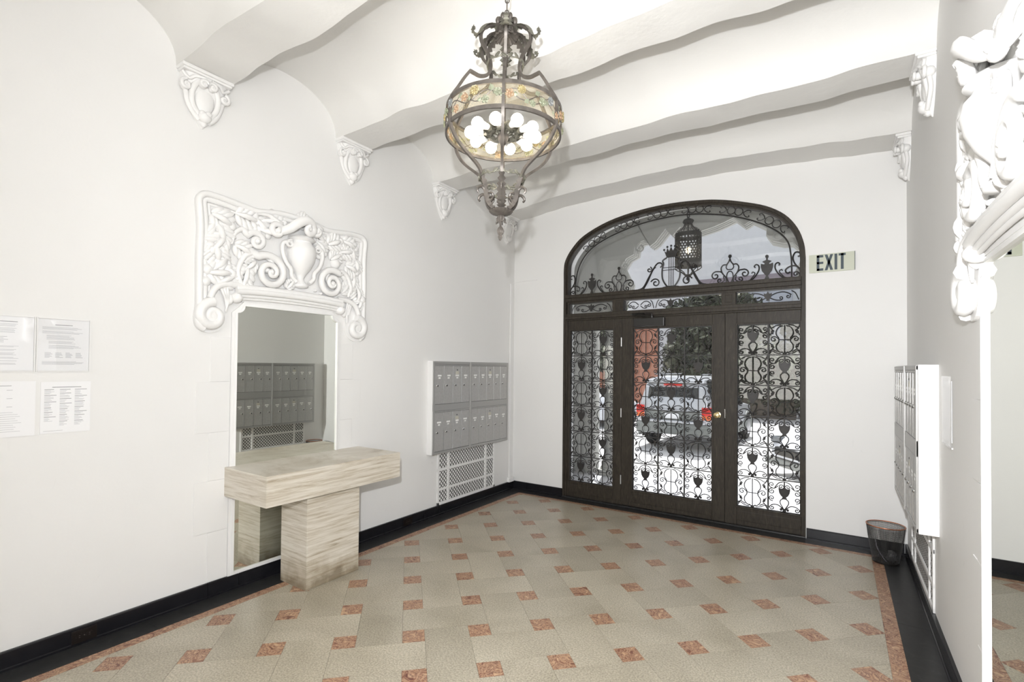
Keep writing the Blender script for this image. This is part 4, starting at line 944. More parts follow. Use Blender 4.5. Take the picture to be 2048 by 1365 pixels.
# ---- notices on the left wall
def notice(label, ya, yb, za, zb, kind, sleeve):
    root = thing('paper_notice', label, 'notice', (0, (ya+yb)/2, za), group='notices on the left wall')
    rr = random.Random(int(ya*-1000)+int(za*100))
    MB().box((0.001, ya, za), (0.003, yb, zb)).build('paper_sheet', 'paper', root, smooth=False)
    def bar(mb, y0, y1, z, h_): mb.box((0.003, y0, z), (0.0033, y1, z+h_))
    w_ = yb-ya; hh = zb-za; X = lambda u: ya+w_*u; Z = lambda v: zb-hh*v
    hd = MB(); tx = MB()
    if kind == 'text':
        bar(hd, X(0.32), X(0.66), Z(0.115), 0.003)
        v = 0.16
        for ln, ind, w1 in ((3, .08, .88), (3, .08, .88), (5, .16, .72), (3, .20, .80), (4, .20, .85)):
            for k in range(ln): bar(tx, X(ind), X(ind+(w1-ind)*rr.uniform(0.75, 1.0)), Z(v), 0.0016); v += 0.019
            v += 0.022
        for q in range(4): 
            for k in range(5): bar(tx, X(0.13+0.2*q), X(0.13+0.2*q+rr.uniform(0.08, 0.15)), Z(0.66+0.022*k), 0.0022)
        for k in range(4): bar(tx, X(0.08), X(rr.uniform(0.7, 0.9)), Z(0.83+0.017*k), 0.0016)
    elif kind == 'text2':
        bar(hd, X(0.12), X(0.72), Z(0.10), 0.003); v = 0.14
        for ln in (3, 5):
            for k in range(ln): bar(tx, X(0.05), X(rr.uniform(0.66, 0.75)), Z(v), 0.0016); v += 0.02
            v += 0.02
        for q in range(2):
            for k in range(5): bar(tx, X(0.08+0.3*q), X(0.08+0.3*q+rr.uniform(0.1, 0.2)), Z(0.38+0.025*k), 0.0022)
        v = 0.55
        for ln in (2, 2, 3, 2, 1, 2):
            for k in range(ln): bar(tx, X(0.05), X(rr.uniform(0.64, 0.75)), Z(v), 0.0016); v += 0.018
            v += 0.028
    elif kind == 'form':
        bar(hd, X(0.1), X(0.58), Z(0.08), 0.002)
        for q in range(8): bar(tx, X(0.05), X(0.36 if q % 2 else 0.30), Z(0.15+q*0.045), 0.002)
        for q in range(3): bar(tx, X(0.50), X(0.60), Z(0.16+q*0.15), 0.002)
        for q in range(10): bar(tx, X(0.05), X(rr.uniform(0.6, 0.78)), Z(0.56+q*0.038), 0.0014)
    else:
        bar(hd, X(0.22), X(0.80), Z(0.11), 0.003)
        for c in range(3):
            v = 0.155
            while v < (0.74, 0.82, 0.78)[c]:
                bar(hd, X(0.07+0.30*c), X(0.07+0.30*c+rr.uniform(0.13, 0.26)), Z(v), 0.0024); v += 0.022
                for k in range(rr.randint(2, 5)): bar(tx, X(0.07+0.30*c), X(0.07+0.30*c+rr.uniform(0.08, 0.2)), Z(v), 0.0015); v += 0.019
                v += 0.012
        bar(tx, X(0.06), X(0.44), Z(0.955), 0.0016)
    hd.build('printed_heading', 'ink_dark', root, smooth=False); tx.build('printed_text', 'ink', root, smooth=False)
    if sleeve:
        MB().box((0.0045, ya-0.002, za-0.002), (0.0055, yb+0.002, zb+0.002)).build('clear_cover', 'acrylic', root, smooth=False)
        for a, b, c, d in ((ya-0.006, ya-0.001, za-0.006, zb+0.006), (yb+0.001, yb+0.006, za-0.006, zb+0.006), (ya, yb, za-0.006, za-0.001), (ya, yb, zb+0.001, zb+0.006)):
            MB().box((0.0005, a, c), (0.007, b, d)).build('holder_edge', 'white', root, smooth=False)
    return root
notice('single column notice, upper row, cut off by the left edge of the photo', -4.838, -4.616, 1.511, 1.786, 'text2', True)
notice('notice with four small boxed blocks near its foot, upper right of four', -4.600, -4.386, 1.511, 1.786, 'text', True)
notice('form with a small table, lower row, cut off by the left edge', -4.822, -4.604, 1.172, 1.455, 'form', False)
notice('three column list on plain paper, lower right of four', -4.584, -4.374, 1.175, 1.450, 'list', False)
# framed notice on the right wall
fn_ = thing('acrylic_notice_holder', 'clear holder with a blank looking white sheet on the right wall beside the mailboxes', 'notice', (W, -1.885, 1.155))
MB().box((W-0.004, -2.01, 1.185), (W-0.002, -1.76, 1.50)).build('paper_sheet', 'paper', fn_, smooth=False)
MB().bbox((W-0.010, -2.025, 1.155), (W-0.0075, -1.745, 1.525), 0.001).build('clear_cover', 'acrylic', fn_, smooth=False)
MB().bbox((W-0.0075, -2.025, 1.155), (W-0.0005, -1.745, 1.163), 0.001).build('bottom_edge', 'white', fn_, smooth=False)
for z in (1.185, 1.50):
    MB().box((W-0.013, -2.022, z-0.014), (W-0.010, -1.990, z+0.014)).build('clip', 'acrylic', fn_, smooth=False)
# baseboard sockets
for y0, lb in ((-4.44, 'brown duplex socket in the black baseboard at lower left'), (-1.955, 'small dark socket in the baseboard between table and lattice vent')):
    t_ = thing('wall_socket', lb, 'outlet', (0.02, y0+0.055, 0.05))
    MB().bbox((0.019, y0, 0.014), (0.026, y0+0.112, 0.084), 0.002).build('cover_plate', 'brown_plastic', t_, smooth=False)
    for k in (0.034, 0.078):
        ins = MB().lathe([(0.015, 0), (0.015, 0.0025), (0, 0.003)], n=14); ins.v = [Vector((0.026+v.z, y0+k+v.x, 0.049+v.y)) for v in ins.v]
        ins.build('socket_insert', 'brown_plastic', t_, angle=30)
        for q in (-0.005, 0.005): MB().box((0.0286, y0+k-0.003, 0.049+q-0.001), (0.0296, y0+k+0.003, 0.049+q+0.001)).build('slot', 'socket', t_, smooth=False)
    MB().blob((0.026, y0+0.056, 0.049), 0.002, 0.003, 0.003, 8, 5).build('screw', 'socket', t_)
# wiring channel in the far left corner
cd = thing('wire_channel', 'thin white wiring channel running up the far left corner', 'conduit', (0.01, -0.06, 0.1))
MB().bbox((0.0005, -0.105, 0.14), (0.014, -0.075, 2.62), 0.003).build('channel_run', 'white', cd, smooth=False)
MB().bbox((0.0005, -0.14, 0.0975), (0.04, -0.035, 0.155), 0.004).build('junction_box', 'white', cd, smooth=False)
MB().tube([(0.006, -0.09, 2.62), (0.006, -0.012, 2.64), (0.03, -0.006, 2.652), (0.34, -0.006, 2.655)], 0.004, n=6).build('cable', 'white', cd)
# strap shade: thermostat-sized junction cover is part of the channel above

# ---- wire waste bin and what is in it
BX, BY = 3.790, -0.285
bn = thing('waste_bin', 'black wire mesh waste bin with a copper rim in the right corner', 'bin', (BX, BY, 0))
prof = [(0.086, 0.004), (0.095, 0.06), (0.106, 0.13), (0.116, 0.20), (0.127, 0.298)]
def shell(n_=96):
    mb = MB(); vs = []; fs = []; nz_ = 44
    # real wire mesh: thin vertical wires and hoops
    return mb
vw = MB()
for k in range(84):
    a = 2*PI*k/84; vw.tube([(BX+r_*math.cos(a), BY+r_*math.sin(a), z) for r_, z in prof], 0.0011, n=3, cap=False)
o = vw.build('mesh_wires', 'black_plastic', bn, smooth=False); o['kind'] = 'stuff'
hp = MB()
for k in range(38):
    u = k/37; z = 0.006+0.288*u; r_ = 0.087+0.040*u
    hp.tube([(BX+r_*math.cos(a), BY+r_*math.sin(a), z) for a in [2*PI*q/36 for q in range(36)]], 0.0011, n=3, closed=True)
o = hp.build('mesh_hoops', 'black_plastic', bn, smooth=False); o['kind'] = 'stuff'
MB().tube([(BX+0.128*math.cos(a), BY+0.128*math.sin(a), 0.300) for a in [2*PI*q/48 for q in range(48)]], 0.0042, n=8, closed=True).build('rim', 'copper', bn)
MB().lathe([(0.0, 0.001), (0.088, 0.001), (0.090, 0.012), (0.089, 0.013), (0.0, 0.006)], (BX, BY, 0), 36).build('base_plate', 'black_plastic', bn)
mg = MB(); q = smoothpath([Vector((-0.070, 0, 0.17)), Vector((-0.060, 0, 0.12)), Vector((-0.030, 0, 0.06)), Vector((0.0, 0, 0.02))], 4)
vs = []
for p in q:
    for (dy, e) in ((-0.035, 0), (0.035, 0), (0.035, 0.006), (-0.035, 0.006)): vs.append((BX+p.x+e, BY-0.025+dy*(0.75+1.2*p.z), p.z))
fs = [(i*4+k, i*4+(k+1) % 4, (i+1)*4+(k+1) % 4, (i+1)*4+k) for i in range(len(q)-1) for k in range(4)]+[(0, 1, 2, 3), tuple(range(len(vs)-4, len(vs)))[::-1]]
tag(mg.add(vs, fs).build('magazine', 'magazine', smooth=False), 'glossy folded leaflet leaning inside the wire bin', 'magazine')
mb = MB().blob((BX+0.036, BY-0.022, 0.058), 0.036, 0.038, 0.042, 20, 14)
mb.v = [v+Vector((noise.noise(v*38), noise.noise(v*38+Vector((9, 0, 0))), noise.noise(v*38+Vector((0, 9, 0)))))*0.018 for v in mb.v]
tag(mb.build('crumpled_bag', 'grey_bag', angle=20), 'crumpled grey bag at the bottom of the wire bin', 'rubbish')

# ================================================================== CHANDELIER
CH = Vector((1.998, -3.175, 0)); PIV = 3.77
ch = thing('chandelier', 'large iron cage chandelier with lit globe bulbs and flowered band', 'chandelier', (CH.x, CH.y, PIV))
def C3(r_, a, z): return (CH.x+r_*math.cos(a), CH.y+r_*math.sin(a), z)
view = math.atan2(-5.372-CH.y, 3.478-CH.x)   # direction of the front rib
MB().lathe([(0.0, -0.002), (0.062, -0.004), (0.058, -0.02), (0.03, -0.035), (0.012, -0.04), (0, -0.04)], (CH.x, CH.y, PIV), 20).build('ceiling_rose', 'bronze', ch)
zc = 3.735
k = 0
while zc > 3.47:
    a = view+(PI/2 if k % 2 else 0); ux, uy = math.cos(a), math.sin(a); pts = []
    for q in range(16):
        t_ = 2*PI*q/16; rr = 0.010; zz = (0.020 if math.sin(t_) > 0 else -0.020)+rr*math.sin(t_); pts.append((CH.x+ux*rr*math.cos(t_), CH.y+uy*rr*math.cos(t_), zc-0.03+zz))
    MB().tube(pts, 0.0032, n=6, closed=True).build('chain_link', 'bronze', ch); zc -= 0.050; k += 1
MB().blob((CH.x, CH.y, 3.405), 0.020, 0.020, 0.022).tube([(CH.x, CH.y, 3.40), (CH.x, CH.y, 3.47)], 0.008, n=8).build('top_knob', 'bronze', ch)
MB().lathe([(0.008, 0.075), (0.020, 0.062), (0.045, 0.050), (0.062, 0.022), (0.066, 0.0), (0.058, -0.006), (0.040, 0.012), (0.012, 0.026)], (CH.x, CH.y, 3.335), 48, flute=0.06, nf=16).build('fluted_cap', 'bronze', ch)
def ribbon(mb, path, wd, side, jag=0.0, th=0.004, nj=3.0):
    """leaf-like strap: path points, widths, unit side vector"""
    P = [Vector(p) for p in path]; n_ = len(P); vs = []
    sd = Vector(side)
    for i, p in enumerate(P):
        w_ = (wd[i] if isinstance(wd, list) else wd)*(1+jag*(1 if i % 2 else -1))
        tg = (P[min(i+1, n_-1)]-P[max(i-1, 0)]).normalized(); nn = tg.cross(sd).normalized()
        vs += [p-sd*w_-nn*w_*0.35, p+nn*th, p+sd*w_-nn*w_*0.35, p-nn*th]
    fs = [(i*4+k_, i*4+(k_+1) % 4, (i+1)*4+(k_+1) % 4, (i+1)*4+k_) for i in range(n_-1) for k_ in range(4)]+[(0, 1, 2, 3), tuple(range(4*n_-4, 4*n_))[::-1]]
    return mb.add(vs, fs)
RIBP = [(0.030, 3.385), (0.080, 3.375), (0.125, 3.345), (0.150, 3.305), (0.148, 3.268), (0.125, 3.235), (0.100, 3.200), (0.089, 3.160), (0.092, 3.125), (0.110, 3.095), (0.150, 3.078), (0.185, 3.082), (0.208, 3.087)]
RIBQ = [(0.208, 3.087), (0.240, 3.040), (0.272, 2.985), (0.300, 2.940), (0.311, 2.905), (0.312, 2.796)]
RIBR = [(0.312, 2.796), (0.300, 2.760), (0.268, 2.712), (0.222, 2.668), (0.175, 2.632), (0.140, 2.600), (0.118, 2.560)]
LOW = [(0.118, 2.565), (0.108, 2.530), (0.102, 2.490), (0.094, 2.450), (0.078, 2.420), (0.052, 2.400), (0.030, 2.390)]
for i in range(6):
    a = view+i*PI/3
    p = [(r_, z) for r_, z in RIBP]; sp_ = smoothpath([Vector((r_, 0, z)) for r_, z in RIBP], 4)+smoothpath([Vector((r_, 0, z)) for r_, z in RIBQ], 4)[1:]+smoothpath([Vector((r_, 0, z)) for r_, z in RIBR], 4)[1:]
    side = (-math.sin(a), math.cos(a), 0)
    rb = MB().tube([C3(v.x, a, v.z) for v in sp_], 0.0105, n=4, upv=side, rot0=PI/4).build('cage_rib', 'bronze', ch, angle=30)
    # acanthus leaf lying on the crown of each rib, tip curled outwards
    lp = smoothpath([Vector((0.045, 0, 3.366)), Vector((0.080, 0, 3.378)), Vector((0.118, 0, 3.366)), Vector((0.150, 0, 3.335)), Vector((0.166, 0, 3.300)), Vector((0.184, 0, 3.292)), Vector((0.200, 0, 3.306)), Vector((0.196, 0, 3.325))], 3)
    ww = [0.008+0.022*math.sin(PI*min(1, (k_+0.4)/(len(lp)*0.80)))**0.9 if k_ < len(lp)*0.66 else 0.011 for k_ in range(len(lp))]
    mb = ribbon(MB(), [C3(v.x, a, v.z) for v in lp], ww, side, 0.28); mb.blob(C3(0.192, a, 3.318), 0.008, 0.008, 0.010, 6, 5); mb.build('crown_leaf', 'bronze_green', rb, angle=25)
    # inner hanging leaf
    lp = smoothpath([Vector((0.060, 0, 3.345)), Vector((0.100, 0, 3.318)), Vector((0.122, 0, 3.270)), Vector((0.118, 0, 3.235))], 4)
    ribbon(MB(), [C3(v.x, a, v.z) for v in lp], [0.018, .02, .018, .022, .016, .020, .014, .016, .012, .011, .008, .006, .004], side, 0.25).build('hanging_leaf', 'bronze', rb, angle=25)
    # lower acanthus cup member
    lp = smoothpath([Vector((r_, 0, z)) for r_, z in LOW], 3)
    mb = ribbon(MB(), [C3(v.x, a, v.z) for v in lp], [0.009+0.013*math.sin(PI*(k_+1)/(len(lp)+1)) for k_ in range(len(lp))], side, 0.3, 0.009)
    cq = [(0.104, 2.490), (0.120, 2.500), (0.140, 2.492), (0.146, 2.476), (0.138, 2.466)]
    mb.tube([C3(v.x, a, v.z) for v in smoothpath([Vector((r_, 0, z)) for r_, z in cq], 3)], [0.008]*8+[0.006]*5, n=6)
    cq = [(0.085, 2.470), (0.060, 2.478), (0.050, 2.460), (0.062, 2.44), (0.070, 2.42)]
    mb.tube([C3(v.x, a, v.z) for v in smoothpath([Vector((r_, 0, z)) for r_, z in cq], 3)], 0.007, n=6)
    mb.build('cup_leaf', 'bronze', rb, angle=25)
    # top petals round the knob
    pa = a+PI/6
    for da, rr_, zz_ in ((0, 0.046, 3.425), (PI/6, 0.062, 3.405)):
        MB().blob(C3(rr_*0.85, pa+da, zz_+0.004), 0.014, 0.014, 0.021, 8, 6).build('top_petal', 'bronze', ch)
# straps
def hoop(name, r_, z, hgt, th, mat='bronze', n_=72):
    mb = MB(); vs = []; fs = []
    for k_ in range(n_):
        a = 2*PI*k_/n_
        for rr, zz in ((r_-th/2, z-hgt/2), (r_+th/2, z-hgt/2), (r_+th/2, z+hgt/2), (r_-th/2, z+hgt/2)): vs.append(C3(rr, a, zz))
    for k_ in range(n_):
        j = (k_+1) % n_
        for q in range(4): fs.append((k_*4+q, k_*4+(q+1) % 4, j*4+(q+1) % 4, j*4+q))
    return mb.add(vs, fs).build(name, mat, ch, angle=30)
hoop('upper_hoop', 0.307, 2.920, 0.020, 0.010); hoop('lower_hoop', 0.307, 2.798, 0.020, 0.010)
drum = MB(); vs = []; fs = []
for k_ in range(72):
    a = 2*PI*k_/72; vs += [C3(0.298, a, 2.800), C3(0.298, a, 2.918)]
for k_ in range(72): j = (k_+1) % 72; fs.append((2*k_, 2*j, 2*j+1, 2*k_+1))
drum.add(vs, fs).build('mica_drum', 'mica', ch)
# flowers, leaves, vines on the band
rf = random.Random(11)
def flower(mat, r0=0.021, petals=6):
    mb = MB()
    for k_ in range(petals):
        a = 2*PI*k_/petals; rm = Matrix.Rotation(a, 3, 'X')
        pts = [(0.003*math.sin(q), r0*0.62*math.cos(a)+0.40*r0*math.cos(q+a)*1.0, r0*0.62*math.sin(a)+0.40*r0*math.sin(q+a)) for q in [2*PI*w/8 for w in range(8)]]
        mb.tube(pts, r0*0.11, n=4, closed=True)
        mb.blob((0, r0*0.62*math.cos(a), r0*0.62*math.sin(a)), 0.002, r0*0.22, r0*0.22, 6, 4)
    mb.blob((0.002, 0, 0), 0.005, r0*0.22, r0*0.22, 6, 5); return proto_mesh(mb, 'metal_flower', mat)
FL = [flower(m_, r_, p_) for m_, r_, p_ in (('flower_orange', 0.021, 5), ('flower_grey', 0.024, 8), ('flower_green', 0.018, 5), ('flower_gold', 0.022, 7))]
lm = MB(); lm.add([(0, -0.013, 0), (0.003, 0, 0.016), (0, 0.013, 0), (0.003, 0, -0.016), (0.006, 0, 0)], [(0, 3, 4), (3, 2, 4), (2, 1, 4), (1, 0, 4)]); LFM = proto_mesh(lm, 'metal_leaf', 'flower_green')
def put_ch(me, name, r_, a, z, sc=1.0, roll=0.0):
    o = bpy.data.objects.new(name, me); COL.objects.link(o); o.parent = ch
    o.matrix_basis = wm(ch).inverted() @ Matrix.Translation(C3(r_, a, z)) @ Matrix.Rotation(a, 4, 'Z') @ Matrix.Rotation(roll, 4, 'X') @ Matrix.Scale(sc, 4)
for k_ in range(34):
    a = view+2*PI*(k_+0.5)/34; z = 2.858+0.028*math.sin(k_*2.1)+rf.uniform(-0.006, 0.006)
    put_ch(FL[(k_*7+k_//3) % 4], 'metal_flower', 0.318, a, z, rf.uniform(0.85, 1.15), rf.uniform(0, 1))
    put_ch(LFM, 'metal_leaf', 0.314, a+0.09, 2.858-0.030*math.sin(k_*2.1), rf.uniform(0.8, 1.2), rf.uniform(0, 3))
for i in range(6):
    mb = MB()
    for ph, am in ((0.0, 0.028), (1.7, 0.022)):
        mb.tube([C3(0.311, view+i*PI/3+PI/3*q/16, 2.858+am*math.sin(ph+q*0.62+i)) for q in range(17)], 0.0024, n=5)
    mb.build('vine_wire', 'bronze', ch)
# garlands round waist and base
for zz, rr, nn in ((3.180, 0.096, 18), (2.562, 0.120, 20), (2.488, 0.080, 12)):
    mb = MB().tube([C3(rr, 2*PI*q/36, zz+0.004*math.sin(q*1.3)) for q in range(36)], 0.0038, n=6, closed=True)
    for q in range(nn):
        a = 2*PI*q/nn; rm = Matrix.Rotation(a, 3, 'Z') @ Matrix.Rotation(0.9 if q % 2 else -0.9, 3, 'X'); mb.blob(C3(rr+0.004, a, zz+0.004*(q % 3)), 0.005, 0.009, 0.018, 6, 5, rm)
    mb.build('leaf_garland', 'bronze_green', ch)
# bulb cluster: hub, ten arms with leaf cups and globes
MB().lathe([(0.0, -0.055), (0.012, -0.050), (0.022, -0.035), (0.030, -0.012), (0.030, 0.018), (0.018, 0.040), (0.010, 0.06), (0.010, 0.10), (0, 0.10)], (CH.x, CH.y, 2.800), 20).build('hub', 'bronze', ch)
MB().tube([(CH.x, CH.y, 2.90), (CH.x, CH.y, 3.34)], 0.009, n=8).build('centre_rod', 'bronze', ch)
for i in range(10):
    a = view+PI/10*0+2*PI*(i+0.5)/10+0.10
    pth = smoothpath([Vector((0.026, 0, 2.806)), Vector((0.055, 0, 2.825)), Vector((0.085, 0, 2.822)), Vector((0.112, 0, 2.812))], 3)
    mb = MB().tube([C3(v.x, a, v.z) for v in pth], 0.006, n=6); side = (-math.sin(a), math.cos(a), 0)
    for sg in (-1, 0, 1):
        lp = [C3(0.060+0.014*k2, a+sg*(0.10+0.02*k2), 2.812-0.018*math.sin(k2*0.9)*(1 if sg == 0 else 0.3)+0.004*k2) for k2 in range(5)]
        ribbon(mb, lp, [0.010, 0.022, 0.018, 0.020, 0.005], side, 0.25, 0.005)
    arm = mb.build('leaf_arm', 'bronze_green', ch, angle=25)
    MB().tube([C3(0.108, a, 2.811), C3(0.142, a, 2.808)], [0.016, 0.021], n=12).build('lamp_socket', 'white', arm)
    MB().blob(C3(0.176, a, 2.806), 0.0325, 0.0325, 0.0325, 18, 12).build('globe_bulb', 'bulb', arm, angle=80)
# lower plate and finial
MB().lathe([(0.0, 0.010), (0.030, 0.008), (0.060, 0.010), (0.063, 0.004), (0.052, -0.008), (0.025, -0.018), (0.012, -0.022), (0, -0.022)], (CH.x, CH.y, 2.385), 48, flute=0.05, nf=18).build('scalloped_dish', 'bronze', ch)
mb = MB().lathe([(0.006, 0.0), (0.018, -0.004), (0.022, -0.016), (0.014, -0.034), (0.007, -0.045), (0.006, -0.060), (0.014, -0.070), (0.020, -0.084), (0.016, -0.098), (0.009, -0.106), (0.013, -0.116), (0.008, -0.130), (0, -0.138)], (CH.x, CH.y, 2.368), 16, flute=0.14, nf=6)
mb.build('pendant_finial', 'bronze', ch)
for i in range(5):
    a = view+2*PI*i/5+0.3; MB().tube([C3(0.014, a, 2.36), C3(0.024, a, 2.345), C3(0.022, a, 2.33), C3(0.032, a, 2.325)], [0.004, .005, .005, .002], n=5).build('finial_leaf', 'bronze', ch)
ch.rotation_mode = 'AXIS_ANGLE'; ax = Vector((math.cos(view), math.sin(view), 0)); ch.rotation_axis_angle = (math.radians(-1.15), ax.x, ax.y, 0)

# ================================================================== PORCH AND STREET
po = MB().box((-0.6, 0.28, -0.30), (4.7, 1.95, -0.02)).build('porch_floor', 'porch_floor', smooth=False); tag(po, kind='structure')
st = MB().box((-0.6, 1.95, -0.30), (4.7, 2.25, -0.19)).build('porch_step', 'porch_floor', smooth=False); tag(st, kind='structure')
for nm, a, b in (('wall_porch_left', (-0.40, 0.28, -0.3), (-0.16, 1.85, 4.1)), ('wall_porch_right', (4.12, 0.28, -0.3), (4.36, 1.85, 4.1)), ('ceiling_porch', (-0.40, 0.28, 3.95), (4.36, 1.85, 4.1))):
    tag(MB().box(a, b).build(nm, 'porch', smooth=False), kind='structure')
# porch front wall with its curling mixtilinear arch
oR = [(0.42, -0.02), (0.42, 2.30), (0.60, 2.36), (0.80, 2.42), (0.93, 2.60), (0.98, 2.78), (0.90, 2.93), (0.86, 3.02), (0.943, 3.139), (1.05, 3.185), (1.064, 3.281), (1.128, 3.353), (1.20, 3.365), (1.26, 3.33), (1.285, 3.27), (1.36, 3.32), (1.502, 3.487), (1.597, 3.377), (1.698, 3.484), (1.806, 3.398), (1.936, 3.379)]
oR2 = [(2.126, 3.418), (2.264, 3.463), (2.37, 3.503), (2.488, 3.387), (2.575, 3.437), (2.745, 3.323), (2.745, 3.228), (2.80, 3.14), (2.923, 3.094), (3.02, 3.09), (3.10, 3.00), (3.12, 2.88), (3.06, 2.75), (3.10, 2.60), (3.25, 2.45), (3.55, 2.35), (3.55, -0.02)]
op = oR+oR2; lift = [(a, b) for a, b in op]
mb = MB(); n = len(op); outer = []
for (a, b) in op:
    if b < 2.0: outer.append((-0.4 if a < 2 else 4.36, b))
    else:
        an = math.atan2(b-2.0, a-1.98); dx, dz = math.cos(an), math.sin(an); s_ = min(2.38/max(abs(dx), 1e-6), 2.1/max(dz, 1e-6)); outer.append((1.98+dx*s_, 2.0+dz*s_))
vs = []; fs = []
for d in (1.50, 1.80):
    vs += [(a, d, b) for a, b in op]+[(a, d, b) for a, b in outer]
for i in range(n-1): fs += [(i, i+1, n+i+1, n+i), (2*n+i, 2*n+i+1, 3*n+i+1, 3*n+i), (i, i+1, 2*n+i+1, 2*n+i)]
mb.add(vs, fs)
for sx_ in (-0.4, 4.36):
    cand = [q for q in outer if abs(q[0]-sx_) < 1e-3]; tp_ = [q for q in outer if abs(q[1]-4.1) < 1e-3]
    a = max(cand, key=lambda q: q[1]); b = (min if sx_ < 0 else max)(tp_, key=lambda q: q[0])
    mb.add([(a[0], 1.5, a[1]), (sx_, 1.5, 4.1), (b[0], 1.5, 4.1), (a[0], 1.8, a[1]), (sx_, 1.8, 4.1), (b[0], 1.8, 4.1)], [(0, 1, 2), (3, 4, 5), (1, 2, 5, 4), (0, 1, 4, 3)])
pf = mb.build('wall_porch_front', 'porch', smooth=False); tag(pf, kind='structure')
# stepped mouldings following the arch, and volutes
tr_ = bpy.data.objects.new('trim_5', None); COL.objects.link(tr_); tr_['kind'] = 'structure'
for y, r_ in ((1.56, 0.018), (1.64, 0.018), (1.72, 0.018)):
    MB().tube([(a, y, b-0.0) for a, b in op[2:-2]], r_, n=6, upv=(0, 1, 0)).build('arch_moulding', 'porch', tr_, angle=50)
for cx_, cz_, r_, s_ in ((1.155, 3.262, 0.085, 1), (0.93, 3.03, 0.075, 1), (2.86, 3.20, 0.085, -1)):
    MB().tube([(a, 1.495, b) for a, b in spiral(cx_, cz_, r_, 0.012, PI/2, s_*1.4, 30)], 0.010, n=6, upv=(0, 1, 0)).build('arch_volute', 'porch', tr_, angle=50)
for cx_, lb in ((0.685, 'grey plaster porch column seen through the left sidelight'), (3.275, 'grey plaster porch column hidden behind the right door frame')):
    pc = thing('porch_column', lb, 'column', (cx_, 1.65, -0.02))
    MB().lathe([(0.17, 0.0), (0.17, 0.10), (0.15, 0.12), (0.155, 0.17), (0.125, 0.22), (0.118, 0.30), (0.110, 2.15), (0.13, 2.19), (0.12, 2.22), (0.16, 2.33), (0.17, 2.40)], (cx_, 1.65, -0.02), 24).build('shaft', 'porch', pc)
    MB().bbox((cx_-0.18, 1.47, -0.02), (cx_+0.18, 1.83, 0.06), 0.006).build('plinth', 'porch', pc, smooth=False)
# hanging porch lantern
LZ = Vector((1.985, 0.76, 0))
ln = thing('hanging_lantern', 'black pierced iron lantern glowing behind the arched window', 'lantern', (LZ.x, LZ.y, 3.95))
def L3(r_, a, z): return (LZ.x+r_*math.cos(a), LZ.y+r_*math.sin(a), z)
zc = 3.93; k = 0
while zc > 3.37:
    a = (PI/2 if k % 2 else 0); pts = []
    for q in range(12):
        t_ = 2*PI*q/12; zz = (0.024 if math.sin(t_) > 0 else -0.024)+0.014*math.sin(t_); pts.append((LZ.x+math.cos(a)*0.014*math.cos(t_), LZ.y+math.sin(a)*0.014*math.cos(t_), zc-0.03+zz))
    MB().tube(pts, 0.005, n=5, closed=True).build('chain_link', 'iron', ln); zc -= 0.062; k += 1
MB().lathe([(0.0, 0.07), (0.02, 0.06), (0.05, 0.045), (0.062, 0.025), (0.05, 0.0), (0.03, -0.02), (0, -0.02)], (LZ.x, LZ.y, 3.30), 16, flute=0.08, nf=8).build('lantern_crown', 'iron', ln)
for i in range(8):
    a = 2*PI*i/8+0.2
    MB().tube([L3(r_, a, z) for r_, z in ((0.035, 3.30), (0.055, 3.26), (0.10, 3.215), (0.138, 3.180), (0.146, 3.15))], 0.006, n=5).build('roof_rib', 'iron', ln)
    MB().tube([L3(0.146, a, 3.15), L3(0.146, a, 2.78)], 0.006, n=5).build('cage_bar', 'iron', ln)
    MB().tube([L3(r_, a, z) for r_, z in ((0.146, 2.79), (0.15, 2.76), (0.12, 2.735), (0.07, 2.71), (0.03, 2.67))], 0.006, n=5).build('bottom_scroll', 'iron', ln)
for zz, h_ in ((3.15, 0.05), (2.815, 0.07)):
    mb = MB(); vs = []; fs = []
    for q in range(32):
        a = 2*PI*q/32; vs += [L3(0.147, a, zz-h_/2), L3(0.151, a, zz-h_/2), L3(0.151, a, zz+h_/2), L3(0.147, a, zz+h_/2)]
    for q in range(32):
        j = (q+1) % 32
        for w in range(4): fs.append((q*4+w, q*4+(w+1) % 4, j*4+(w+1) % 4, j*4+w))
    mb.add(vs, fs).build('lantern_band', 'iron', ln)
mb = MB()
for r_ in range(9):
    z = 2.865+r_*0.031
    for q in range(26):
        a = 2*PI*(q+0.5*(r_ % 2))/26; pts = [L3(0.146, a+0.105*math.cos(w), z+0.0155*math.sin(w)) for w in [2*PI*e/8 for e in range(8)]]; mb.tube(pts, 0.0050, n=3, closed=True)
o = mb.build('pierced_filigree', 'iron', ln, smooth=False); o['kind'] = 'stuff'
mb = MB()
for r_ in range(3):
    rr0, z = (0.135, 0.115, 0.09)[r_], (3.185, 3.205, 3.225)[r_]
    for q in range(18):
        a = 2*PI*q/18; mb.tube([L3(rr0+0.01*math.sin(w), a+0.13*math.cos(w), z+0.012*math.sin(w)) for w in [2*PI*e/6 for e in range(6)]], 0.003, n=3, closed=True)
o = mb.build('roof_filigree', 'iron', ln, smooth=False); o['kind'] = 'stuff'
MB().lathe([(0.03, 0.02), (0.035, 0.0), (0.015, -0.02), (0.022, -0.035), (0.010, -0.055), (0, -0.06)], (LZ.x, LZ.y, 2.665), 12).build('lantern_finial', 'iron', ln)
MB().blob((LZ.x, LZ.y, 2.975), 0.030, 0.030, 0.040, 14, 10).build('lit_bulb', 'lantern_bulb', ln)
MB().tube([(LZ.x, LZ.y, 3.01), (LZ.x, LZ.y, 3.28)], 0.010, n=8).build('bulb_stem', 'iron', ln)

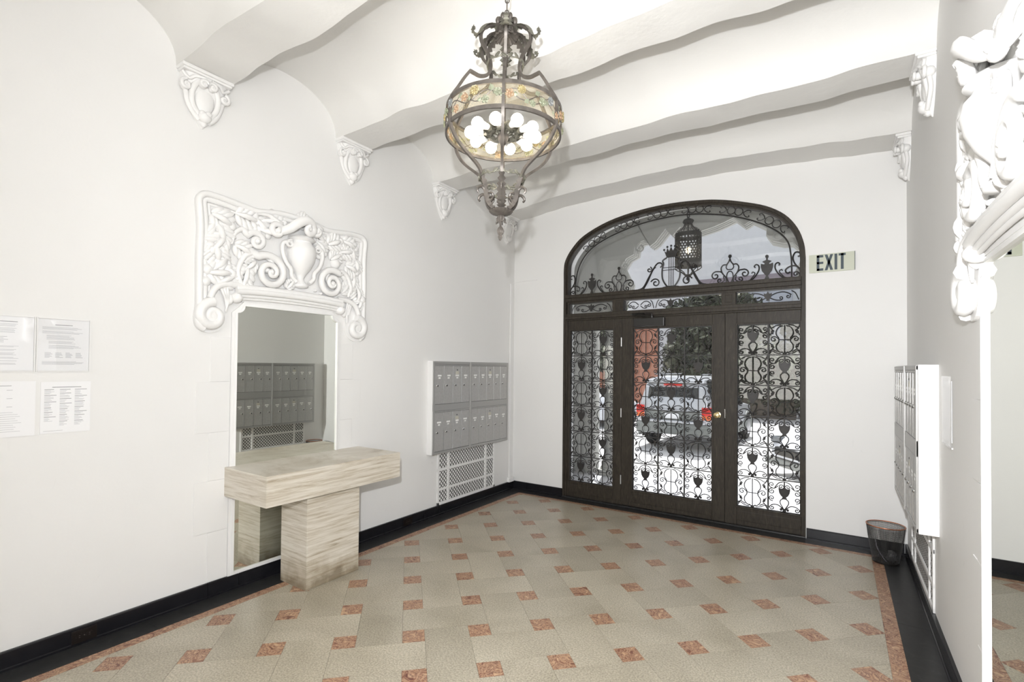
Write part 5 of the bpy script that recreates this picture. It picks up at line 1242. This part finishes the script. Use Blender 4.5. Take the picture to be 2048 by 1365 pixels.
# street: sidewalk, road
GZ = -0.40
tag(MB().box((-14, 2.25, GZ-0.15), (18, 5.0, GZ)).build('trim_sidewalk', 'sidewalk', smooth=False), kind='structure').name = 'sidewalk'
tag(MB().box((-30, 5.0, GZ-0.35), (34, 17.0, GZ-0.06)).build('road', 'road', smooth=False), kind='structure')
tag(MB().box((-30, 17.0, GZ-0.2), (34, 40.0, GZ+0.04)).build('far_ground', 'sidewalk', smooth=False), kind='structure')
RZ = GZ-0.06
# white stucco building across the street
bd = thing('stucco_building', 'large blank white stucco building across the street', 'building', (4, 24, RZ))
MB().box((-14, 24, RZ), (30, 34, 17)).build('wall', 'stucco_white', bd, smooth=False)
MB().box((5.2, 23.90, 3.4), (9.0, 24.02, 7.9)).build('bay_surround', 'mauve', bd, smooth=False)
for x0, x1 in ((5.9, 7.0), (7.15, 8.2)): 
    w_ = MB().box((x0, 23.84, 4.3), (x1, 23.92, 7.2)).build('window', 'win_pale', bd, smooth=False); MB().box((x0+0.1, 23.82, 4.4), (x1-0.1, 23.85, 7.1)).build('pane', 'win_dark', w_, smooth=False)
MB().box((-3.1, 23.90, 5.9), (1.6, 24.02, 6.6)).build('lintel_band', 'mauve', bd, smooth=False)
for k_ in range(4):
    x0 = -2.8+k_*1.1; MB().box((x0, 23.88, 2.9), (x0+1.0, 23.98, 5.8)).build('window', 'win_pale', bd, smooth=False)
# orange clapboard house
hb = thing('clapboard_house', 'small orange clapboard house behind the silver car, far left of the door glass', 'house', (-6, 19, RZ))
poly = [(-8.6, RZ), (-2.95, RZ), (-2.95, 3.9), (-3.15, 3.9), (-5.2, 1.3), (-8.6, 1.1)]
MB().prism(poly, lambda a, b, d: (a, d, b), 14.8, 16.0).build('wall', 'clapboard', hb, smooth=False)
mb = MB(); z = RZ+0.1
while z < 3.75:
    xl = -8.6 if z < 1.2 else -5.2+2.05*(z-1.3)/2.6
    mb.add([(xl, 14.765, z), (-2.93, 14.765, z), (-2.93, 14.8, z+0.15), (xl+0.1, 14.8, z+0.15), (xl, 14.8, z), (-2.93, 14.8, z)], [(0, 1, 2, 3), (0, 4, 5, 1)]); z += 0.155
o = mb.build('siding_boards', 'clapboard', hb, smooth=False); o['kind'] = 'stuff'
# trees and hedge
def leaves(mb, c, rx, ry, rz, n_, sz, rr):
    for _ in range(n_):
        while True:
            p = Vector((rr.uniform(-1, 1), rr.uniform(-1, 1), rr.uniform(-1, 1)))
            if 0.25 < p.length < 1: break
        w = Vector((c[0]+p.x*rx, c[1]+p.y*ry, c[2]+p.z*rz)); u = Vector((rr.gauss(0, 1), rr.gauss(0, 1), rr.gauss(0, 1))).normalized(); v = u.orthogonal().normalized(); s_ = sz*rr.uniform(0.6, 1.3)
        k_ = len(mb.v); mb.v += [w-u*s_, w-v*s_*0.45, w+u*s_, w+v*s_*0.45]; mb.f.append((k_, k_+1, k_+2, k_+3))
def tree(x, y, hgt, rad, label, seed, n_=5200):
    rr = random.Random(seed); t_ = thing('street_tree', label, 'tree', (x, y, GZ+0.04), group='trees across the street')
    mb = MB(); 
    pth = smoothpath([Vector((x, y, GZ)), Vector((x+0.1, y, hgt*0.3)), Vector((x-0.05, y+0.1, hgt*0.55))], 4); mb.tube(pth, [0.16-0.011*q for q in range(len(pth))], n=8)
    for q in range(6):
        a = q*1.1+seed; mb.tube([(x, y, hgt*(0.3+0.03*q)), (x+math.cos(a)*rad*0.35, y+math.sin(a)*rad*0.35, hgt*(0.5+0.03*q)), (x+math.cos(a)*rad*0.7, y+math.sin(a)*rad*0.6, hgt*(0.65+0.03*q))], [0.07, 0.05, 0.02], n=6)
    mb.build('trunk', 'bark', t_)
    mb = MB()
    for q in range(9):
        leaves(mb, (x+rr.uniform(-1, 1)*rad*0.5, y+rr.uniform(-1, 1)*rad*0.4, hgt*(0.42+0.055*q)), rad*0.62, rad*0.55, hgt*0.16, n_//9, 0.17, rr)
    o = mb.build('leafy_crown', 'leaf', t_, smooth=False); o['kind'] = 'stuff'
for i, (x, y, h_, r_, lb) in enumerate(((-4.9, 13.6, 4.6, 1.4, 'leafy tree in front of the orange house, at the left of the door glass'), (-1.6, 20.6, 5.6, 2.5, 'leafy tree directly above the silver car'),
        (3.4, 20.8, 5.4, 2.5, 'leafy tree seen behind the door knob stile'), (8.4, 20.6, 5.9, 2.5, 'leafy tree filling the top of the right sidelight'), (-15.0, 20.0, 6.2, 3.0, 'leafy tree glimpsed past the porch column in the left sidelight'))):
    tree(x, y, h_, r_, lb, i+3, 11000)
for (xa, xb, lb) in ((-2.6, 2.1, 'dark hedge behind the silver car across the street'), (3.3, 9.5, 'dark hedge across the street, seen in the right sidelight')):
    hg = thing('clipped_hedge', lb, 'hedge', ((xa+xb)/2, 17.1, GZ+0.04)); mb = MB(); rr = random.Random(5); k_ = xa
    while k_ < xb: leaves(mb, (k_, 17.1, 1.15+0.25*math.sin(k_*1.7)), 0.5, 0.42, 1.5, 620, 0.13, rr); k_ += 0.5
    o = mb.build('hedge_leaves', 'leaf', hg, smooth=False); o['kind'] = 'stuff'
    MB().box((xa, 16.95, GZ), (xb, 17.25, 1.6)).build('inner_branches', 'bark', hg, smooth=False)

# cars (local: +x forward, y left, z up, ground 0)
def car(name, label, loc, head, Lc, Wc, sect, paint, suv):
    root = thing(name, label, 'car', loc, head)
    # sect: (x, z_bottom, z_belt, z_roof, half width belt, half width roof)
    vs = []; fs = []; n_ = 12
    for (x, zb, zs, zt, hb_, ht) in sect:
        pr = [(-hb_*0.93, zb), (-hb_, zb+0.12), (-hb_*1.0, (zb+zs)/2), (-hb_*0.97, zs), (-ht, zt-0.06 if zt-zs > 0.1 else zs+(zt-zs)*0.6), (-ht*0.72, zt), (ht*0.72, zt), (ht, zt-0.06 if zt-zs > 0.1 else zs+(zt-zs)*0.6), (hb_*0.97, zs), (hb_, (zb+zs)/2), (hb_, zb+0.12), (hb_*0.93, zb)]
        vs += [(x, a, b) for a, b in pr]
    for i in range(len(sect)-1):
        for k_ in range(n_): fs.append((i*n_+k_, i*n_+(k_+1) % n_, (i+1)*n_+(k_+1) % n_, (i+1)*n_+k_))
    fs += [tuple(range(n_)), tuple(range((len(sect)-1)*n_, len(sect)*n_))[::-1]]
    MB().add(vs, fs).build('body', paint, root, local=True, angle=35)
    rw = 0.37 if suv else 0.32
    for x in (-Lc*0.29, Lc*0.30):
        for sg in (-1, 1):
            y = sg*(Wc/2-0.10); tb_ = MB().lathe([(0.0, -0.10), (rw*0.6, -0.11), (rw*0.92, -0.11), (rw, -0.08), (rw, 0.08), (rw*0.92, 0.11), (rw*0.6, 0.11), (0, 0.10)], n=28)
            tb_.v = [Vector((x+v.x, y+v.z*1.0, rw+v.y)) for v in tb_.v]; wh = tb_.build('wheel', 'tyre', root, local=True, angle=40)
            rm = MB().lathe([(0.0, 0.0), (rw*0.56, 0.0), (rw*0.6, 0.012), (0.06, 0.02), (0, 0.02)], n=20, flute=0.08, nf=6); rm.v = [Vector((x+v.x, y+sg*(0.112+v.z), rw+v.y)) for v in rm.v]; rm.build('wheel_rim', 'rim', wh, local=True)
            ar = MB().tube([(x+(rw+0.05)*math.cos(a), sg*(Wc/2-0.012), rw+(rw+0.05)*math.sin(a)) for a in [PI*q/12 for q in range(13)]], 0.035, n=6); ar.build('wheel_arch', 'grey_cladding' if suv else paint, root, local=True)
    return root
# silver SUV seen from behind
hd = math.radians(86); sc_ = [(-2.28, 0.48, 0.98, 1.02, 0.80, 0.72), (-2.22, 0.40, 1.02, 1.60, 0.90, 0.70), (-2.05, 0.38, 1.05, 1.80, 0.92, 0.70), (-1.2, 0.32, 1.05, 1.84, 0.93, 0.70), (0.2, 0.30, 1.03, 1.82, 0.93, 0.69), (0.55, 0.30, 1.02, 1.70, 0.93, 0.66), (1.05, 0.30, 1.02, 1.14, 0.92, 0.72), (2.0, 0.34, 0.95, 1.02, 0.88, 0.70), (2.30, 0.45, 0.78, 0.82, 0.75, 0.60)]
RX, RY = 0.10, 7.0
suv = car('silver_suv', 'silver sport utility car seen from behind through the door ironwork', (RX+2.28*math.cos(hd), RY+2.28*math.sin(hd), RZ), hd, 4.6, 1.86, sc_, 'silver_car', True)
def sp(name, mat, a, b, r_=0.01, root=suv): return MB().bbox(a, b, r_).build(name, mat, root, smooth=False, local=True)
mb = MB().add([(-2.262, -0.64, 1.10), (-2.262, 0.64, 1.10), (-2.235, 0.60, 1.56), (-2.235, -0.60, 1.56), (-2.20, -0.64, 1.10), (-2.20, 0.64, 1.10), (-2.18, 0.60, 1.56), (-2.18, -0.60, 1.56)], [(0, 1, 2, 3), (4, 7, 6, 5), (0, 4, 5, 1), (1, 5, 6, 2), (2, 6, 7, 3), (3, 7, 4, 0)]); mb.build('rear_window', 'car_glass', suv, local=True, smooth=False)
sp('rear_bumper', 'grey_cladding', (-2.36, -0.90, 0.42), (-2.12, 0.90, 0.70), 0.05); sp('bumper_strip', 'silver_car', (-2.38, -0.80, 0.70), (-2.20, 0.80, 0.76), 0.02)
sp('tailgate_panel', 'grey_cladding', (-2.30, -0.66, 0.76), (-2.22, 0.66, 1.00), 0.02)
sp('number_plate', 'paper', (-2.312, -0.17, 0.80), (-2.298, 0.17, 0.93), 0.004); sp('tailgate_handle', 'silver_car', (-2.31, -0.40, 0.97), (-2.24, 0.40, 1.02), 0.01)
for sg in (-1, 1):
    sp('tail_lamp', 'tail_red', (-2.30, sg*0.70, 0.90), (-2.12, sg*0.915, 1.10), 0.02); sp('indicator_lamp', 'tail_orange', (-2.295, sg*0.70, 0.80), (-2.12, sg*0.912, 0.92), 0.02)
    sp('roof_rail', 'silver_car', (-1.9, sg*0.60, 1.86), (0.2, sg*0.57, 1.89), 0.01)
    mb = MB().add([(-2.0, sg*0.925, 1.08), (0.75, sg*0.935, 1.06), (0.45, sg*0.72, 1.66), (-1.95, sg*0.735, 1.72), (-2.0, sg*0.90, 1.08), (0.75, sg*0.91, 1.06), (0.45, sg*0.69, 1.66), (-1.95, sg*0.70, 1.72)], [(0, 1, 2, 3), (4, 7, 6, 5), (0, 4, 5, 1), (1, 5, 6, 2), (2, 6, 7, 3), (3, 7, 4, 0)]); mb.build('side_window', 'car_glass', suv, local=True, smooth=False)
    sp('sill_cladding', 'grey_cladding', (-2.1, sg*0.90, 0.30), (1.9, sg*0.95, 0.56), 0.02)
sp('high_brake_lamp', 'tail_red', (-2.26, -0.22, 1.60), (-2.18, 0.22, 1.65), 0.01); sp('rear_spoiler', 'silver_car', (-2.34, -0.62, 1.66), (-2.05, 0.62, 1.74), 0.02)
# white saloon at the right
hd2 = math.atan2(-0.59, -0.81)
sc2 = [(-2.3, 0.45, 0.80, 0.84, 0.74, 0.6), (-2.1, 0.32, 0.92, 1.0, 0.85, 0.66), (-1.4, 0.26, 0.95, 1.08, 0.88, 0.62), (-0.8, 0.24, 0.94, 1.40, 0.89, 0.56), (0.2, 0.24, 0.92, 1.42, 0.89, 0.56), (1.0, 0.24, 0.90, 1.02, 0.88, 0.70), (1.9, 0.26, 0.76, 0.86, 0.86, 0.66), (2.2, 0.30, 0.62, 0.70, 0.80, 0.56), (2.32, 0.36, 0.50, 0.54, 0.64, 0.42)]
FX, FY = 2.78, 5.0
wc = car('white_saloon', 'white saloon car cut off by the right sidelight frame', (FX-2.32*math.cos(hd2), FY-2.32*math.sin(hd2), RZ), hd2, 4.6, 1.78, sc2, 'white_car', False)
mb = MB().add([(1.0, -0.60, 1.02), (1.0, 0.60, 1.02), (0.28, 0.52, 1.41), (0.28, -0.52, 1.41), (0.96, -0.60, 1.00), (0.96, 0.60, 1.00), (0.26, 0.52, 1.39), (0.26, -0.52, 1.39)], [(0, 1, 2, 3), (4, 7, 6, 5), (0, 4, 5, 1), (1, 5, 6, 2), (2, 6, 7, 3), (3, 7, 4, 0)])
for v in mb.v: v.z += 0.02
mb.build('windscreen', 'car_glass', wc, local=True, smooth=False)
for sg in (-1, 1):
    MB().bbox((2.02, sg*0.50, 0.60), (2.26, sg*0.80, 0.72), 0.03).build('headlamp', 'headlamp', wc, smooth=False, local=True)
    MB().bbox((0.35, sg*0.90, 0.98), (0.55, sg*1.05, 1.10), 0.03).build('door_mirror', 'white_car', wc, smooth=False, local=True)
MB().bbox((2.22, -0.50, 0.40), (2.36, 0.50, 0.56), 0.03).build('front_grille', 'dark_slot', wc, smooth=False, local=True)
MB().bbox((2.10, -0.78, 0.20), (2.38, 0.78, 0.34), 0.03).build('lower_bumper', 'grey_cladding', wc, smooth=False, local=True)
# dark car farther down the road
sc3 = sc2
dc = car('dark_hatchback', 'dark parked car beyond the white saloon across the road', (4.7, 13.9, RZ), math.radians(180), 4.4, 1.75, sc3, 'headlamp', False)
dc = car('pale_saloon', 'pale car with a dark roof seen at the very left of the door glass', (-3.9, 10.6, RZ), math.radians(68), 4.5, 1.78, sc2, 'white_car', False)
MB().bbox((-2.36, -0.80, 0.62), (-2.16, -0.50, 0.86), 0.02).build('tail_lamp', 'tail_red', dc, smooth=False, local=True); MB().bbox((-2.36, 0.50, 0.62), (-2.16, 0.80, 0.86), 0.02).build('tail_lamp', 'tail_red', dc, smooth=False, local=True)
